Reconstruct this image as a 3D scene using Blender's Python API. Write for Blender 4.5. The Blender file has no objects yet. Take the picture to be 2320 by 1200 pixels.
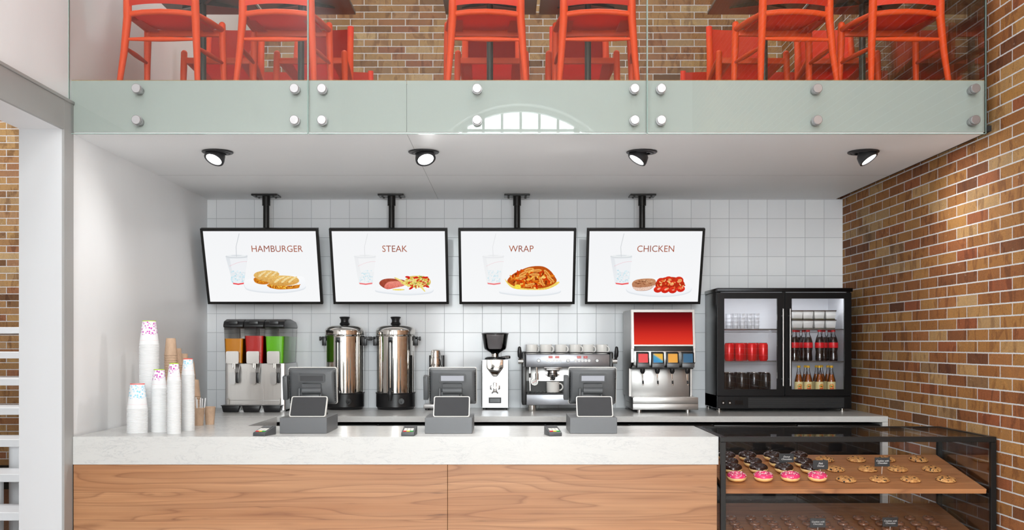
import bpy, bmesh, math, random
from mathutils import Vector, Matrix, noise as mnoise
random.seed(7)
PI = math.pi
SC = bpy.context.scene
COL = SC.collection
EXPO = 0.0
# ---------- camera geometry: a frame pixel (2320x1200) at distance D -> world ----------
F = 2320.0
CZ = 1.4
def X(px, D): return (px - 1150.0) * D / F
def Z(py, D): return CZ - (py - 779.0) * D / F
def srgb(c):
    out = []
    for v in c[:3]:
        v = v / 255.0
        out.append(v / 12.92 if v <= 0.04045 else ((v + 0.055) / 1.055) ** 2.4)
    return (out[0], out[1], out[2], 1.0)
# ---------- mesh builder ----------
class MB:
    def __init__(self):
        self.bm = bmesh.new()
        self.M = Matrix.Identity(4)
    def add(self, t, M=None):
        me = bpy.data.meshes.new('tmp')
        t.to_mesh(me); t.free()
        me.transform(self.M @ M if M is not None else self.M)
        self.bm.from_mesh(me)
        bpy.data.meshes.remove(me)
        return self
    def box(self, x0, x1, y0, y1, z0, z1, bev=0.0, seg=2, M=None, taper=None):
        t = bmesh.new()
        bmesh.ops.create_cube(t, size=1.0)
        for v in t.verts:
            hi = v.co.z > 0
            x = (x0 + x1) / 2 + v.co.x * (x1 - x0)
            y = (y0 + y1) / 2 + v.co.y * (y1 - y0)
            if taper and not hi:
                x = (x0 + x1) / 2 + v.co.x * (x1 - x0) * taper
                y = (y0 + y1) / 2 + v.co.y * (y1 - y0) * taper
            v.co = Vector((x, y, (z0 + z1) / 2 + v.co.z * (z1 - z0)))
        if bev > 0:
            bmesh.ops.bevel(t, geom=list(t.edges), offset=bev, segments=seg, profile=0.5, affect='EDGES', clamp_overlap=True)
        return self.add(t, M)
    def vbox(self, x0, x1, y0, y1, z0, z1, r, axis='Z', seg=4, M=None):
        """box with rounded edges along one axis only"""
        t = bmesh.new()
        bmesh.ops.create_cube(t, size=1.0)
        for v in t.verts:
            v.co = Vector(((x0 + x1) / 2 + v.co.x * (x1 - x0), (y0 + y1) / 2 + v.co.y * (y1 - y0), (z0 + z1) / 2 + v.co.z * (z1 - z0)))
        ai = 'XYZ'.index(axis)
        es = [e for e in t.edges if abs((e.verts[0].co - e.verts[1].co)[ai]) > 1e-6]
        bmesh.ops.bevel(t, geom=es, offset=r, segments=seg, profile=0.5, affect='EDGES', clamp_overlap=True)
        return self.add(t, M)
    def cyl(self, p0, p1, r0, r1=None, seg=20, cap=True):
        if r1 is None: r1 = r0
        p0 = Vector(p0); p1 = Vector(p1)
        d = p1 - p0; L = d.length
        t = bmesh.new()
        bmesh.ops.create_cone(t, cap_ends=cap, cap_tris=False, segments=seg, radius1=r0, radius2=r1, depth=L)
        q = Vector((0, 0, 1)).rotation_difference(d.normalized())
        return self.add(t, Matrix.Translation((p0 + p1) / 2) @ q.to_matrix().to_4x4())
    def lathe(self, prof, seg=32, M=None):
        t = bmesh.new()
        rings = []
        for r, z in prof:
            if r <= 1e-6: rings.append([t.verts.new((0, 0, z))])
            else: rings.append([t.verts.new((r * math.cos(2 * PI * i / seg), r * math.sin(2 * PI * i / seg), z)) for i in range(seg)])
        for a, b in zip(rings[:-1], rings[1:]):
            for i in range(seg):
                j = (i + 1) % seg
                if len(a) == 1 and len(b) == 1: continue
                if len(a) == 1: t.faces.new((a[0], b[i], b[j]))
                elif len(b) == 1: t.faces.new((a[i], a[j], b[0]))
                else: t.faces.new((a[i], a[j], b[j], b[i]))
        bmesh.ops.recalc_face_normals(t, faces=t.faces)
        return self.add(t, M)
    def tube(self, pts, r, seg=10, M=None):
        t = bmesh.new()
        pts = [Vector(p) for p in pts]; n = len(pts)
        rs = r if isinstance(r, (list, tuple)) else [r] * n
        tang = []
        for i in range(n):
            a = pts[max(i - 1, 0)]; b = pts[min(i + 1, n - 1)]
            tang.append((b - a).normalized())
        up = Vector((0, 0, 1)) if abs(tang[0].z) < 0.9 else Vector((1, 0, 0))
        nrm = (up - tang[0] * up.dot(tang[0])).normalized()
        rings = []
        for i in range(n):
            if i:
                nrm = (nrm - tang[i] * nrm.dot(tang[i])).normalized()
            bn = tang[i].cross(nrm)
            rings.append([t.verts.new(pts[i] + (nrm * math.cos(2 * PI * k / seg) + bn * math.sin(2 * PI * k / seg)) * rs[i]) for k in range(seg)])
        for a, b in zip(rings[:-1], rings[1:]):
            for k in range(seg):
                t.faces.new((a[k], a[(k + 1) % seg], b[(k + 1) % seg], b[k]))
        t.faces.new(list(reversed(rings[0]))); t.faces.new(rings[-1])
        bmesh.ops.recalc_face_normals(t, faces=t.faces)
        return self.add(t, M)
    def prism(self, poly, axis, a0, a1, bev=0.0, seg=2, M=None):
        """poly: 2D outline in the two other axes (order: X->(y,z), Y->(x,z), Z->(x,y))"""
        t = bmesh.new()
        def mk(p, a):
            if axis == 'X': return (a, p[0], p[1])
            if axis == 'Y': return (p[0], a, p[1])
            return (p[0], p[1], a)
        A = [t.verts.new(mk(p, a0)) for p in poly]; B = [t.verts.new(mk(p, a1)) for p in poly]
        t.faces.new(A); t.faces.new(B)
        n = len(poly)
        for i in range(n): t.faces.new((A[i], A[(i + 1) % n], B[(i + 1) % n], B[i]))
        bmesh.ops.recalc_face_normals(t, faces=t.faces)
        if bev > 0:
            bmesh.ops.bevel(t, geom=list(t.edges), offset=bev, segments=seg, profile=0.5, affect='EDGES', clamp_overlap=True)
        return self.add(t, M)
    def sphere(self, c, r, sx=1, sy=1, sz=1, seg=20):
        t = bmesh.new()
        bmesh.ops.create_uvsphere(t, u_segments=seg, v_segments=max(8, seg // 2), radius=r)
        return self.add(t, Matrix.Translation(c) @ Matrix.Diagonal((sx, sy, sz, 1)))
    def torus(self, R, r, M=None, seg=36, rseg=12, squash=1.0, fn=None):
        t = bmesh.new(); rings = []
        for i in range(seg):
            a = 2 * PI * i / seg; ring = []
            for k in range(rseg):
                b = 2 * PI * k / rseg
                p = Vector(((R + r * math.cos(b)) * math.cos(a), (R + r * math.cos(b)) * math.sin(a), r * squash * math.sin(b)))
                if fn: p = fn(p, a, b)
                ring.append(t.verts.new(p))
            rings.append(ring)
        for i in range(seg):
            A = rings[i]; B = rings[(i + 1) % seg]
            for k in range(rseg):
                t.faces.new((A[k], B[k], B[(k + 1) % rseg], A[(k + 1) % rseg]))
        bmesh.ops.recalc_face_normals(t, faces=t.faces)
        return self.add(t, M)
    def mesh(self, name, mats, smooth=35):
        me = bpy.data.meshes.new(name)
        self.bm.to_mesh(me); self.bm.free()
        if smooth:
            me.shade_smooth(); me.set_sharp_from_angle(angle=math.radians(smooth))
        for m in (mats if isinstance(mats, (list, tuple)) else [mats]): me.materials.append(m)
        return me
    def build(self, name, mat, parent=None, label=None, smooth=35, loc=None):
        o = bpy.data.objects.new(name, self.mesh(name, mat, smooth))
        COL.objects.link(o)
        if parent is not None: o.parent = parent
        if loc is not None: o.location = loc
        if label: o['label'] = label
        return o
def tag(o, label, cat, group=None, kind=None):
    o['label'] = label; o['category'] = cat
    if group: o['group'] = group
    if kind: o['kind'] = kind
    return o
def thing(name, label, cat, loc=(0, 0, 0), rotz=0.0, group=None):
    o = bpy.data.objects.new(name, None); COL.objects.link(o)
    o.empty_display_size = 0.05
    o.location = loc; o.rotation_euler = (0, 0, rotz)
    return tag(o, label, cat, group)
def struct(name, mb, mat, parent=None, smooth=0, label=None):
    o = mb.build(name, mat, parent, label, smooth)
    if parent is None: o['kind'] = 'structure'
    return o
def dup(root, loc, rotz=None, label=None, group=None):
    r = root.copy(); COL.objects.link(r); r.location = loc
    if rotz is not None: r.rotation_euler = (0, 0, rotz)
    if label: r['label'] = label
    if group: r['group'] = group
    for ch in list(root.children):
        c = ch.copy(); COL.objects.link(c); c.parent = r
        for g in list(ch.children):
            d = g.copy(); COL.objects.link(d); d.parent = c
    return r
def ordinal(n):
    w = ['first', 'second', 'third', 'fourth', 'fifth', 'sixth', 'seventh', 'eighth', 'ninth', 'tenth', 'eleventh', 'twelfth', 'thirteenth',
         'fourteenth', 'fifteenth', 'sixteenth', 'seventeenth', 'eighteenth', 'nineteenth']
    if n <= 19: return w[n - 1]
    tens = {2: 'twenty', 3: 'thirty', 4: 'forty', 5: 'fifty', 6: 'sixty', 7: 'seventy'}
    t, u = divmod(n, 10)
    if u == 0: return tens[t][:-1] + 'ieth'
    return tens[t] + '-' + w[u - 1]
def text_mesh(body, size, extrude=0.0, shear=0.0, align='CENTER', spacing=1.0, line=1.0, bold=0.0):
    cu = bpy.data.curves.new('lettering', 'FONT')
    cu.body = body; cu.size = size; cu.extrude = extrude; cu.shear = shear
    cu.align_x = align; cu.align_y = 'CENTER'; cu.space_character = spacing; cu.space_line = line
    cu.resolution_u = 3; cu.offset = bold
    o = bpy.data.objects.new('lettering', cu); COL.objects.link(o)
    dg = bpy.context.evaluated_depsgraph_get(); dg.update()
    me = bpy.data.meshes.new_from_object(o.evaluated_get(dg))
    bpy.data.objects.remove(o); bpy.data.curves.remove(cu)
    return me
def text_part(body, size, mat, parent, M, name='lettering', **k):
    me = text_mesh(body, size, **k)
    me.transform(M); me.materials.clear(); me.materials.append(mat)
    o = bpy.data.objects.new(name, me); COL.objects.link(o); o.parent = parent
    return o
FACE = Matrix.Rotation(PI / 2, 4, 'X')      # text plane XY -> XZ facing -Y
def smooth_poly(pts, n=6):
    out = []; m = len(pts)
    for i in range(m):
        p0, p1, p2, p3 = [Vector(pts[(i + k - 1) % m]) for k in range(4)]
        for s in range(n):
            t = s / n
            q = 0.5 * ((2 * p1) + (-p0 + p2) * t + (2 * p0 - 5 * p1 + 4 * p2 - p3) * t * t + (-p0 + 3 * p1 - 3 * p2 + p3) * t * t * t)
            out.append((q.x, q.y))
    return out
# ---------- materials ----------
MATS = {}
class NT:
    def __init__(self, name):
        m = bpy.data.materials.new(name); m.use_nodes = True
        self.m = m; self.nt = m.node_tree; self.n = self.nt.nodes; self.l = self.nt.links
        self.n.clear()
        self.out = self.n.new('ShaderNodeOutputMaterial')
    def node(self, t, **k):
        x = self.n.new(t)
        for a, b in k.items():
            if a.startswith('i_'): x.inputs[a[2:].replace('_', ' ')].default_value = b
            else: setattr(x, a, b)
        return x
    def link(self, a, b): self.l.new(a, b)
    def coord(self, kind='Object'):
        return self.node('ShaderNodeTexCoord').outputs[kind]
    def mapping(self, vec, scale=(1, 1, 1), loc=(0, 0, 0), rot=(0, 0, 0)):
        mp = self.node('ShaderNodeMapping')
        mp.inputs['Scale'].default_value = scale; mp.inputs['Location'].default_value = loc; mp.inputs['Rotation'].default_value = rot
        self.link(vec, mp.inputs['Vector']); return mp.outputs[0]
    def noise(self, vec, scale, detail=3, rough=0.5, dist=0.0):
        x = self.node('ShaderNodeTexNoise'); x.inputs['Scale'].default_value = scale; x.inputs['Detail'].default_value = detail
        x.inputs['Roughness'].default_value = rough; x.inputs['Distortion'].default_value = dist
        self.link(vec, x.inputs['Vector']); return x.outputs['Fac']
    def ramp(self, fac, stops, interp='LINEAR'):
        r = self.node('ShaderNodeValToRGB'); r.color_ramp.interpolation = interp
        e = r.color_ramp.elements
        while len(e) > 1: e.remove(e[0])
        e[0].position = stops[0][0]; e[0].color = stops[0][1]
        for p, c in stops[1:]:
            k = e.new(p); k.color = c
        self.link(fac, r.inputs['Fac']); return r.outputs['Color']
    def mix(self, fac, a, b, mode='MIX'):
        x = self.node('ShaderNodeMix', data_type='RGBA', blend_type=mode)
        for s, v in ((0, fac), (6, a), (7, b)):
            if hasattr(v, 'links') or isinstance(v, bpy.types.NodeSocket): self.link(v, x.inputs[s])
            else: x.inputs[s].default_value = v
        return x.outputs[2]
    def math(self, op, a, b=0.0, c=None):
        x = self.node('ShaderNodeMath', operation=op)
        for i, v in enumerate((a, b, c)):
            if v is None: continue
            if isinstance(v, bpy.types.NodeSocket): self.link(v, x.inputs[i])
            else: x.inputs[i].default_value = v
        return x.outputs[0]
    def xyz(self, vec):
        s = self.node('ShaderNodeSeparateXYZ'); self.link(vec, s.inputs[0]); return s.outputs
    def comb(self, x=0.0, y=0.0, z=0.0):
        s = self.node('ShaderNodeCombineXYZ')
        for i, v in enumerate((x, y, z)):
            if isinstance(v, bpy.types.NodeSocket): self.link(v, s.inputs[i])
            else: s.inputs[i].default_value = v
        return s.outputs[0]
    def bsdf(self, color, rough=0.5, metal=0.0, bump=None, bstr=0.3, bdist=0.002, coat=0.0, coat_rough=0.05, spec=0.5, **k):
        p = self.node('ShaderNodeBsdfPrincipled')
        def put(nm, v):
            if isinstance(v, bpy.types.NodeSocket): self.link(v, p.inputs[nm])
            else: p.inputs[nm].default_value = v
        put('Base Color', color); put('Roughness', rough); put('Metallic', metal)
        put('Coat Weight', coat); put('Coat Roughness', coat_rough); put('Specular IOR Level', spec)
        for a, b in k.items(): put(a.replace('_', ' '), b)
        if bump is not None:
            bn = self.node('ShaderNodeBump'); bn.inputs['Strength'].default_value = bstr; bn.inputs['Distance'].default_value = bdist
            self.link(bump, bn.inputs['Height']); self.link(bn.outputs[0], p.inputs['Normal'])
        self.link(p.outputs[0], self.out.inputs['Surface'])
        return p
def simple(name, rgb, rough=0.5, metal=0.0, var=0.04, nscale=30.0, bump=0.0, stretch=(1, 1, 1), **k):
    """procedural surface: base colour with slight mottling"""
    t = NT(name)
    v = t.mapping(t.coord(), stretch)
    n = t.noise(v, nscale, 3)
    c = srgb(rgb)
    hi = tuple(min(1, x * (1 + var)) for x in c[:3]) + (1,)
    lo = tuple(x * (1 - var) for x in c[:3]) + (1,)
    col = t.mix(n, lo, hi)
    if bump > 0: t.bsdf(col, rough, metal, bump=n, bstr=bump, **k)
    else: t.bsdf(col, rough, metal, **k)
    return t.m
def emit(name, rgb, strength=1.0):
    t = NT(name)
    e = t.node('ShaderNodeEmission'); e.inputs['Color'].default_value = srgb(rgb); e.inputs['Strength'].default_value = strength
    t.link(e.outputs[0], t.out.inputs['Surface']); return t.m
def thin_glass(name, tint=(1, 1, 1), refl=1.0, rough=0.0, ior=1.45):
    t = NT(name)
    tr = t.node('ShaderNodeBsdfTransparent'); tr.inputs['Color'].default_value = (*tint, 1)
    gl = t.node('ShaderNodeBsdfGlossy'); gl.inputs['Roughness'].default_value = rough
    fr = t.node('ShaderNodeFresnel'); fr.inputs['IOR'].default_value = ior
    f = t.math('MULTIPLY', fr.outputs[0], refl)
    mx = t.node('ShaderNodeMixShader')
    t.link(f, mx.inputs[0]); t.link(tr.outputs[0], mx.inputs[1]); t.link(gl.outputs[0], mx.inputs[2])
    t.link(mx.outputs[0], t.out.inputs['Surface']); return t.m

def brick_mat(name, plane, u0, v0, tones):
    """plane 'Y': wall facing along x (u = world y); 'X': wall facing along y (u = world x)"""
    t = NT(name)
    x, y, z = t.xyz(t.coord('Object'))[:3]
    u = y if plane == 'Y' else x
    u = t.math('SUBTRACT', u, u0 - 26.6); v = t.math('SUBTRACT', z, v0 - 6.64)
    vec = t.comb(u, v, 0.0)
    wob = t.noise(vec, 9.0, 2)
    b = t.node('ShaderNodeTexBrick', offset=0.5, offset_frequency=2, squash=1.0)
    b.inputs['Scale'].default_value = 1.0; b.inputs['Brick Width'].default_value = 0.266; b.inputs['Row Height'].default_value = 0.0664
    b.inputs['Mortar Size'].default_value = 0.0044; b.inputs['Mortar Smooth'].default_value = 0.25; b.inputs['Bias'].default_value = 0.0
    b.inputs['Color1'].default_value = (0, 0, 0, 1); b.inputs['Color2'].default_value = (1, 1, 1, 1); b.inputs['Mortar'].default_value = (0.5, 0.5, 0.5, 1)
    jit = t.node('ShaderNodeMix', data_type='VECTOR')
    # tiny edge wobble so joints are not ruler-straight
    nz = t.noise(vec, 60.0, 2)
    du = t.math('MULTIPLY', t.math('SUBTRACT', nz, 0.5), 0.004)
    vec2 = t.comb(t.math('ADD', u, du), t.math('ADD', v, du), 0.0)
    t.link(vec2, b.inputs['Vector'])
    rnd = b.outputs['Color']
    base = t.ramp(rnd, tones, 'LINEAR')
    # second tone inside a brick: vertical burnt bands
    v2 = t.mapping(vec, (9, 3.5, 1))
    band = t.noise(v2, 1.3, 4, 0.6, 0.6)
    bandm = t.ramp(band, [(0.0, (1.12, 1.1, 1.05, 1)), (0.40, (0.95, .95, .95, 1)), (0.52, (1.18, 1.14, 1.0, 1)), (0.60, (0.62, 0.52, 0.46, 1)), (0.68, (0.42, 0.34, 0.3, 1)), (0.75, (0.95, .95, .95, 1)), (1, (1.2, 1.2, 1.2, 1))])
    c = t.mix(0.65, base, bandm, 'MULTIPLY')
    # sooty patches and speckle
    sp = t.noise(vec, 240.0, 2, 0.6)
    pat = t.noise(vec, 7.0, 3, 0.6)
    spk = t.math('MULTIPLY', t.ramp(sp, [(0.0, (1, 1, 1, 1)), (0.36, (1, 1, 1, 1)), (0.42, (0, 0, 0, 1)), (1, (0, 0, 0, 1))]), t.ramp(pat, [(0.40, (0.1, .1, .1, 1)), (0.6, (1, 1, 1, 1))]))
    c = t.mix(t.math('MULTIPLY', spk, 0.85), c, srgb((48, 30, 20)))
    # pale lime bloom
    lime = t.noise(t.mapping(vec, (1, 1.6, 1), (3, 7, 0)), 16.0, 5, 0.65)
    lm = t.ramp(lime, [(0.0, (0, 0, 0, 1)), (0.64, (0, 0, 0, 1)), (0.74, (1, 1, 1, 1))])
    c = t.mix(t.math('MULTIPLY', lm, 0.5), c, srgb((205, 190, 170)))
    c = t.mix(1.0, c, (0.84, 0.81, 0.77, 1), 'MULTIPLY')
    fine = t.noise(vec, 90.0, 4, 0.7)
    c = t.mix(0.5, c, t.ramp(fine, [(0.25, (0.66, .64, .62, 1)), (0.7, (1.25, 1.25, 1.25, 1))]), 'MULTIPLY')
    col = t.mix(b.outputs['Fac'], c, srgb((206, 204, 203)))
    h = t.math('ADD', t.math('MULTIPLY', b.outputs['Fac'], -1.0), t.math('MULTIPLY', fine, 0.5))
    t.bsdf(col, 0.8, 0.0, bump=h, bstr=0.6, bdist=0.004, spec=0.3)
    return t.m
def wood_mat(name, light, mid, dark, grain_axis='X', board=0.148, board_off=0.0, up='Z', rough=0.4, seed=0.0, seam=True, coat=0.0):
    """long-grain timber; boards stacked along `up`"""
    t = NT(name)
    s = t.xyz(t.coord('Object'))
    ax = {'X': s[0], 'Y': s[1], 'Z': s[2]}
    g = ax[grain_axis]; u = ax[up]
    ub = t.math('DIVIDE', t.math('SUBTRACT', u, board_off), board)
    bid = t.math('FLOOR', ub)
    fr = t.math('FRACT', ub)
    off = t.math('MULTIPLY', t.math('SINE', t.math('MULTIPLY', t.math('ADD', bid, seed + 3.1), 12.9898)), 17.0)
    gx = t.math('ADD', g, off)
    # plain-sawn figure: contours of a slow, stretched field
    vv = t.comb(t.math('MULTIPLY', gx, 0.55), t.math('MULTIPLY', u, 6.0), t.math('MULTIPLY', off, 0.37))
    fld = t.noise(vv, 1.0, 2, 0.40, 0.12)
    ring = t.math('FRACT', t.math('MULTIPLY', fld, 13.0))
    lines = t.ramp(ring, [(0.0, (0.35, .35, .35, 1)), (0.08, (0.0, 0, 0, 1)), (0.55, (0.12, .12, .12, 1)), (0.86, (0.45, .45, .45, 1)), (0.95, (1, 1, 1, 1)), (1.0, (0.4, .4, .4, 1))])
    streak = t.noise(t.comb(t.math('MULTIPLY', gx, 1.1), t.math('MULTIPLY', u, 120.0), 0.0), 1.0, 4, 0.65)
    streakm = t.ramp(streak, [(0.32, (0, 0, 0, 1)), (0.72, (1, 1, 1, 1))])
    broad = t.noise(t.comb(t.math('MULTIPLY', gx, 0.9), t.math('MULTIPLY', u, 9.0), 5.0), 1.0, 3, 0.5)
    c = t.mix(t.ramp(broad, [(0.3, (0, 0, 0, 1)), (0.7, (1, 1, 1, 1))]), srgb(light), srgb(mid))
    c = t.mix(t.math('MULTIPLY', lines, 0.5), c, srgb(dark))
    c = t.mix(t.math('MULTIPLY', streakm, 0.42), c, srgb(dark))
    # sparse dark mineral streaks
    ms = t.noise(t.comb(t.math('MULTIPLY', gx, 2.3), t.math('MULTIPLY', u, 30.0), 9.0), 1.0, 3, 0.55)
    c = t.mix(t.ramp(ms, [(0.66, (0, 0, 0, 1)), (0.76, (0.8, .8, .8, 1))]), c, srgb(tuple(int(v * .62) for v in dark)))
    if seam:
        sm = t.math('LESS_THAN', fr, 0.010)
        c = t.mix(t.math('MULTIPLY', sm, 0.55), c, srgb(tuple(int(v * .6) for v in dark)))
        tone = t.math('FRACT', t.math('MULTIPLY', off, 3.7))
        c = t.mix(0.5, c, t.ramp(tone, [(0, (0.93, .92, .9, 1)), (1, (1.07, 1.06, 1.05, 1))]), 'MULTIPLY')
    t.bsdf(c, rough, 0.0, bump=streak, bstr=0.12, bdist=0.001, coat=coat, coat_rough=0.15)
    return t.m
def stone_mat(name, base=(200, 199, 196), vein=(156, 157, 160), rough=0.25):
    t = NT(name)
    v = t.coord()
    m = t.mapping(v, (0.8, 0.8, 3.6), rot=(0, 0.12, 0))
    n1 = t.noise(m, 5.0, 8, 0.72, 0.9)
    ridg = t.math('ABSOLUTE', t.math('SUBTRACT', n1, 0.5))
    vm = t.ramp(ridg, [(0.0, (1, 1, 1, 1)), (0.006, (0.4, .4, .4, 1)), (0.016, (0, 0, 0, 1))])
    n2 = t.noise(t.mapping(v, (0.8, 0.8, 3.4), (4, 2, 1), (0, 0.12, 0)), 16.0, 7, 0.7, 0.7)
    vm2 = t.ramp(t.math('ABSOLUTE', t.math('SUBTRACT', n2, 0.5)), [(0.0, (0.35, .35, .35, 1)), (0.014, (0, 0, 0, 1))])
    cloud = t.noise(v, 2.2, 4, 0.6)
    b2 = tuple(int(x * .975) for x in base)
    c = t.mix(cloud, srgb(b2), srgb(base))
    gate = t.ramp(t.noise(v, 3.0, 2), [(0.30, (0.15, .15, .15, 1)), (0.6, (1, 1, 1, 1))])
    c = t.mix(t.math('MULTIPLY', vm, t.math('MULTIPLY', gate, 0.75)), c, srgb(vein))
    c = t.mix(t.math('MULTIPLY', vm2, 0.6), c, srgb(vein))
    t.bsdf(c, rough, 0.0, coat=0.0)
    return t.m
def tile_mat():
    t = NT('white_glazed_tile')
    s = t.xyz(t.coord())
    u = t.math('SUBTRACT', s[0], -2.2997 - 15.0); v = t.math('SUBTRACT', s[2], 2.3906 - 15.0)
    b = t.node('ShaderNodeTexBrick', offset=0.0, offset_frequency=1)
    b.inputs['Scale'].default_value = 1.0; b.inputs['Brick Width'].default_value = 0.15; b.inputs['Row Height'].default_value = 0.15
    b.inputs['Mortar Size'].default_value = 0.0021; b.inputs['Mortar Smooth'].default_value = 0.2; b.inputs['Bias'].default_value = 0
    b.inputs['Color1'].default_value = (0, 0, 0, 1); b.inputs['Color2'].default_value = (1, 1, 1, 1)
    t.link(t.comb(u, v, 0), b.inputs['Vector'])
    tone = t.mix(b.outputs['Color'], srgb((238, 240, 243)), srgb((244, 246, 248)))
    col = t.mix(b.outputs['Fac'], tone, srgb((196, 198, 202)))
    wav = t.noise(t.comb(u, v, t.math('MULTIPLY', b.outputs['Color'], 4.0)), 7.0, 2)
    h = t.math('ADD', t.math('MULTIPLY', b.outputs['Fac'], -1.0), t.math('MULTIPLY', wav, 0.5))
    r = t.math('ADD', t.math('MULTIPLY', b.outputs['Fac'], 0.5), 0.09)
    t.bsdf(col, r, 0.0, bump=h, bstr=0.5, bdist=0.002, spec=0.26)
    return t.m
def plaster(name, rgb, rough=0.6, var=0.05, coat=0.0):
    t = NT(name)
    v = t.coord()
    n = t.noise(t.mapping(v, (1, 1, 0.35)), 3.0, 6, 0.65)
    c = srgb(rgb)
    col = t.mix(n, tuple(x * (1 - var) for x in c[:3]) + (1,), tuple(min(1, x * (1 + var)) for x in c[:3]) + (1,))
    t.bsdf(col, rough, 0.0, bump=t.noise(v, 60, 3), bstr=0.05, bdist=0.001, coat=coat, coat_rough=0.12)
    return t.m
def brushed(name, rgb, rough=0.3, axis=2, var=0.08):
    t = NT(name)
    sc = [400, 400, 400]; sc[axis] = 4
    n = t.noise(t.mapping(t.coord(), sc), 1.0, 3)
    c = srgb(rgb)
    col = t.mix(n, tuple(x * (1 - var) for x in c[:3]) + (1,), tuple(min(1, x * (1 + var)) for x in c[:3]) + (1,))
    r = t.math('ADD', t.math('MULTIPLY', n, 0.12), rough - 0.06)
    t.bsdf(col, r, 1.0)
    return t.m
TONES = [(0.0, srgb((92, 56, 38))), (0.10, srgb((146, 92, 54))), (0.24, srgb((170, 122, 70))), (0.40, srgb((152, 98, 54))), (0.54, srgb((178, 132, 78))),
         (0.66, srgb((150, 84, 54))), (0.78, srgb((174, 128, 74))), (0.90, srgb((190, 156, 112))), (1.0, srgb((106, 68, 46)))]
TONES_B = [(0.0, srgb((110, 80, 58))), (0.14, srgb((158, 122, 84))), (0.3, srgb((178, 146, 102))), (0.45, srgb((158, 112, 80))), (0.6, srgb((186, 154, 108))),
           (0.75, srgb((150, 100, 76))), (0.88, srgb((196, 170, 130))), (1.0, srgb((124, 86, 62)))]
M = {}
M['brick_side'] = brick_mat('old_brick_side', 'Y', 7.631, 1.4177, TONES)
M['brick_back'] = brick_mat('old_brick_back', 'X', -1.52, 4.541, TONES_B)
M['tile'] = tile_mat()
M['plaster'] = plaster('white_plaster', (224, 221, 218))
M['gloss_wall'] = plaster('satin_white_wall', (238, 239, 240), 0.35, 0.03)
M['white_paint'] = plaster('white_paint', (224, 225, 227), 0.4, 0.015)
M['jamb'] = plaster('jamb_paint', (206, 207, 209), 0.4, 0.015)
M['casing'] = plaster('pale_grey_paint', (156, 155, 153), 0.35, 0.02)
M['soffit'] = plaster('soffit_paint', (238, 238, 238), 0.55, 0.015)
M['fascia'] = plaster('pale_green_fascia', (164, 170, 164), 0.5, 0.012)
M['stone'] = stone_mat('white_veined_stone')
M['wood_front'] = wood_mat('honey_walnut_front', (184, 136, 96), (168, 116, 76), (104, 60, 34), 'X', 0.15, -0.004, 'Z', 0.42)
M['wood_shelf'] = wood_mat('oiled_walnut_shelf', (196, 138, 92), (178, 118, 74), (104, 60, 36), 'X', 0.2, 0.03, 'Y', 0.38, seed=4.0)
M['wood_floor'] = wood_mat('dark_wood_floor', (140, 98, 70), (118, 80, 56), (66, 42, 30), 'Y', 0.14, 0.0, 'X', 0.4, seed=2.0)
M['oak_floor'] = wood_mat('oak_floor', (190, 160, 110), (160, 128, 84), (104, 78, 50), 'Y', 0.17, 0.0, 'X', 0.5, seed=8.0)
M['black_gap'] = simple('black_gap_shade', (14, 14, 15), 0.6)  # flat black for gaps and vents, their shade put into the colour
M['black_plastic'] = simple('black_plastic', (24, 24, 26), 0.35)
M['black_gloss'] = simple('black_gloss', (14, 14, 15), 0.15)
M['black_metal'] = simple('black_painted_metal', (34, 33, 32), 0.35, 0.5)
M['fridge_black'] = brushed('black_fridge_steel', (40, 40, 41), 0.32)
M['pos_grey'] = simple('charcoal_plastic', (72, 74, 76), 0.45, nscale=300, bump=0.03)
M['pos_base'] = simple('grey_steel_box', (92, 93, 95), 0.4, 0.3, nscale=200)
M['pos_dark'] = simple('dark_screen', (50, 51, 53), 0.22)
M['pos_white'] = simple('pale_plastic_rim', (205, 203, 198), 0.4)
M['chrome'] = simple('polished_chrome', (222, 219, 214), 0.07, 1.0)
M['steel'] = brushed('brushed_steel', (196, 192, 188), 0.30)
M['steel_h'] = brushed('brushed_steel_across', (200, 199, 198), 0.32, axis=0)
M['steel_plain'] = simple('satin_steel', (188, 186, 184), 0.28, 1.0)
M['bolt'] = simple('standoff_steel', (168, 165, 166), 0.32, 0.85)
M['red_wood'] = simple('orange_red_lacquer', (226, 74, 20), 0.5, var=0.05, nscale=14, spec=0.3)
M['red_cloth'] = simple('orange_red_canvas', (228, 56, 20), 0.7, var=0.06, nscale=10, bump=0.03)
M['table_top'] = simple('grey_table_laminate', (98, 92, 88), 0.4)
M['table_metal'] = simple('dark_green_grey_metal', (74, 78, 72), 0.3, 0.6)
M['glass_rail'] = thin_glass('balustrade_glass', (0.972, 0.982, 0.975), 0.62, 0.0, 1.5)
M['glass_case'] = thin_glass('case_glass', (0.965, 0.965, 0.965), 0.55, 0.0, 1.45)
M['glass_door'] = thin_glass('fridge_glass', (0.97, 0.97, 0.98), 0.8, 0.0, 1.4)
M['glass_edge'] = simple('glass_edge', (140, 160, 152), 0.15)
M['paper'] = simple('white_paper', (226, 226, 226), 0.55, var=0.01)
M['kraft'] = simple('crumpled_kraft', (190, 160, 134), 0.75, var=0.22, nscale=38, bump=1.0, stretch=(1, 1, .6), bdist=0.006)
M['red_rim'] = simple('red_paper_rim', (232, 52, 42), 0.5)
M['lime_rim'] = simple('lime_paper_rim', (176, 214, 40), 0.5)
M['floor_pale'] = simple('pale_bounce_floor', (232, 233, 234), 0.3)
M['white_ceramic'] = simple('white_ceramic', (248, 246, 242), 0.14, var=0.01)
M['lamp_black'] = simple('charcoal_lamp_metal', (52, 52, 54), 0.4, 0.4)
M['lamp_disc'] = emit('lamp_light', (255, 255, 255), 6.0)
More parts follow.
